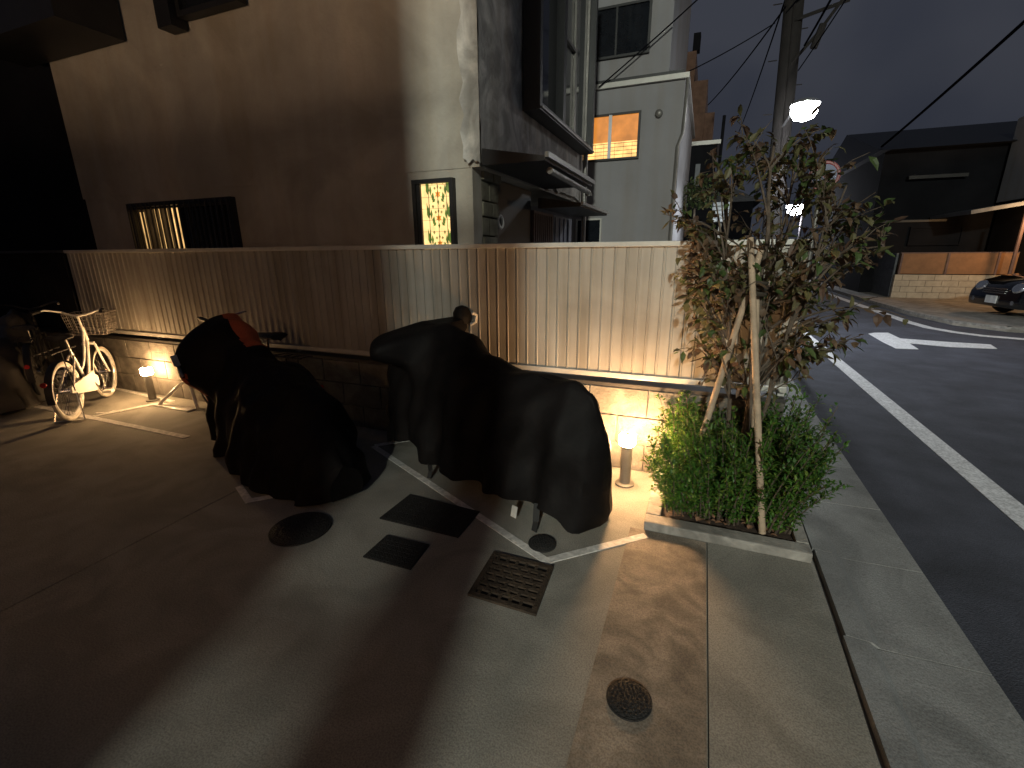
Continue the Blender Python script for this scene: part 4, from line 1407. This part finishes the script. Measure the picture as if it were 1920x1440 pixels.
# road sign behind the tree
rs = thing('road_sign', 'round blue road sign with a red border half hidden in the tree crown', 'road sign', (1.36, 4.0, 0))
q = MB(); q.tube([(1.25, 4.02, -0.01), (1.25, 4.02, 2.34)], 0.03, 10); q.build('post', 'bollard', rs, smooth=True)
q = MB(); q.lathe([(0.17, 0), (0.17, .008)], (1.26, 3.985, 2.36), 36, Matrix.Rotation(pi / 2, 3, 'X')); q.build('disc', 'sign_blue', rs, smooth=True)
q = MB(); q.torus((1.26, 3.975, 2.36), (0, 1, 0), 0.15, 0.018, 40, 6, 0.15); q.obox((1.26, 3.972, 2.36), (.28, .004, .036), Matrix.Rotation(R(45), 3, 'Y')); q.build('border', 'sign_red', rs)

# ------------------------------------------------------------------ apartment building behind the viewpoint (casts the shade over the left)
ab = thing('apartment_block', 'apartment block behind the viewpoint with an added warm fill lamp in its entrance', 'building', (-6, -9, 0))
q = MB(); q.box(-14, -0.66, -13, -6.0, 2.9, 9.5); q.box(-14, -3.2, -13, -6.0, 0, 2.897); q.box(-3.197, -0.66, -13, -9.0, 0, 2.897)
q.box(-0.98, -0.66, -8.997, -6.0, 0, 2.897)
q.build('wall', 'grey_wall', ab)
q = MB(); q.box(-0.16, 0.16, -6.3, -6.0, 0, 9.5); q.build('pier', 'grey_wall', ab)
q = MB()  # unseen slats added to thin the street light through the gap
for k in range(20):
    q.box(-0.65 + k * .0245, -0.641 + k * .0245, -6.17, -6.16, 0, 4.1)
q.box(-0.657, -0.163, -6.159, -6.12, 1.9, 1.98); q.box(-0.657, -0.163, -6.159, -6.12, 4.0, 4.08)
q.build('dimming_slats', 'dark_wall', ab)
q = MB(); q.box(-14, 0.20, -13, -5.9, 9.503, 9.7); q.build('roof_slab', 'grey_wall', ab)
q = MB(); q.box(-3.5, -3.3, -5.997, -5.93, 1.08, 1.16); q.build('fill_wall_lamp', 'bollard', ab)  # unseen fixture and light added to warm the plaster house wall
ld = bpy.data.lights.new('wall_fill_light', 'POINT')
ld.energy = WALL_FILL; ld.color = (1.0, 0.68, 0.42); ld.shadow_soft_size = 0.07
lo_ = bpy.data.objects.new('wall_fill_light', ld)
C.objects.link(lo_); lo_.parent = ab; lo_.location = Vector((-3.4, -5.86, 1.0)) - ab.location
q = MB(); q.box(-2.2, -1.8, -8.2, -7.8, 2.86, 2.897); q.build('fill_ceiling_lamp', 'lamp_orange', ab)  # unseen lamp and light added as warm fill
ld = bpy.data.lights.new('porch_fill_light', 'POINT')
ld.energy = PORCH_FILL; ld.color = (1.0, 0.58, 0.32); ld.shadow_soft_size = 0.15
lo_ = bpy.data.objects.new('porch_fill_light', ld)
C.objects.link(lo_); lo_.parent = ab; lo_.location = Vector((-2.0, -7.6, 2.6)) - ab.location
# porch lamp of the corner house
ld = bpy.data.lights.new('corner_light', 'POINT')
ld.energy = CORNER; ld.color = (1.0, 0.60, 0.28); ld.shadow_soft_size = 0.08
lo_ = bpy.data.objects.new('corner_light', ld)
C.objects.link(lo_); lo_.parent = h2; lo_.location = Vector((8.0, 13.6, 2.35)) - h2.location

lw_ = thing('light_cut_wall', 'low unseen wall behind the viewpoint, added to cut the warm wall light', 'wall', (-6, -5.0, 0))
q = MB(); q.box(-13, -1.5, -5.06, -4.94, 0, 1.20); q.build('wall', 'grey_wall', lw_)  # added wall, its height shades the fence from the warm wall light
q = MB(); q.box(-13, -1.48, -5.09, -4.91, 1.203, 1.25); q.build('coping', 'kerb', lw_)
wire('thin wire rising from the grey house ledge toward the pole top', (-1.97, 5.90, 4.22), (1.0, 5.9, 6.36), 0.06)
wire('slack wire along the front of the grey house', (-2.2, 5.9, 3.86), (0.78, 7.75, 5.42), 0.13, 0.010)
wire('wire running away down the road behind the pole', (0.95, 7.9, 6.0), (0.95, 40, 9.2), 0.7, 0.016)
wire('wire falling left from the pole top past the brown building', (0.93, 7.9, 5.7), (-1.2, 22, 7.3), 0.25, 0.016)
wire('wire from the pole brace slanting up to the right', (1.25, 7.7, 4.6), (1.95, 3.0, 5.6), 0.08, 0.010)
wire('bundled cable from the pole brace running out of the top of view', (1.3, 7.75, 5.0), (1.45, 2.0, 5.2), 0.1, 0.018)
wire('thick cable crossing the sky down to the black corner house', (5.05, 16.9, 4.72), (5.2, 3.2, 6.6), 0.12, 0.035)
wire('wire crossing in front of the pole to the right', (0.95, 7.9, 5.6), (4.5, 4, 9.5), 0.2, 0.014)
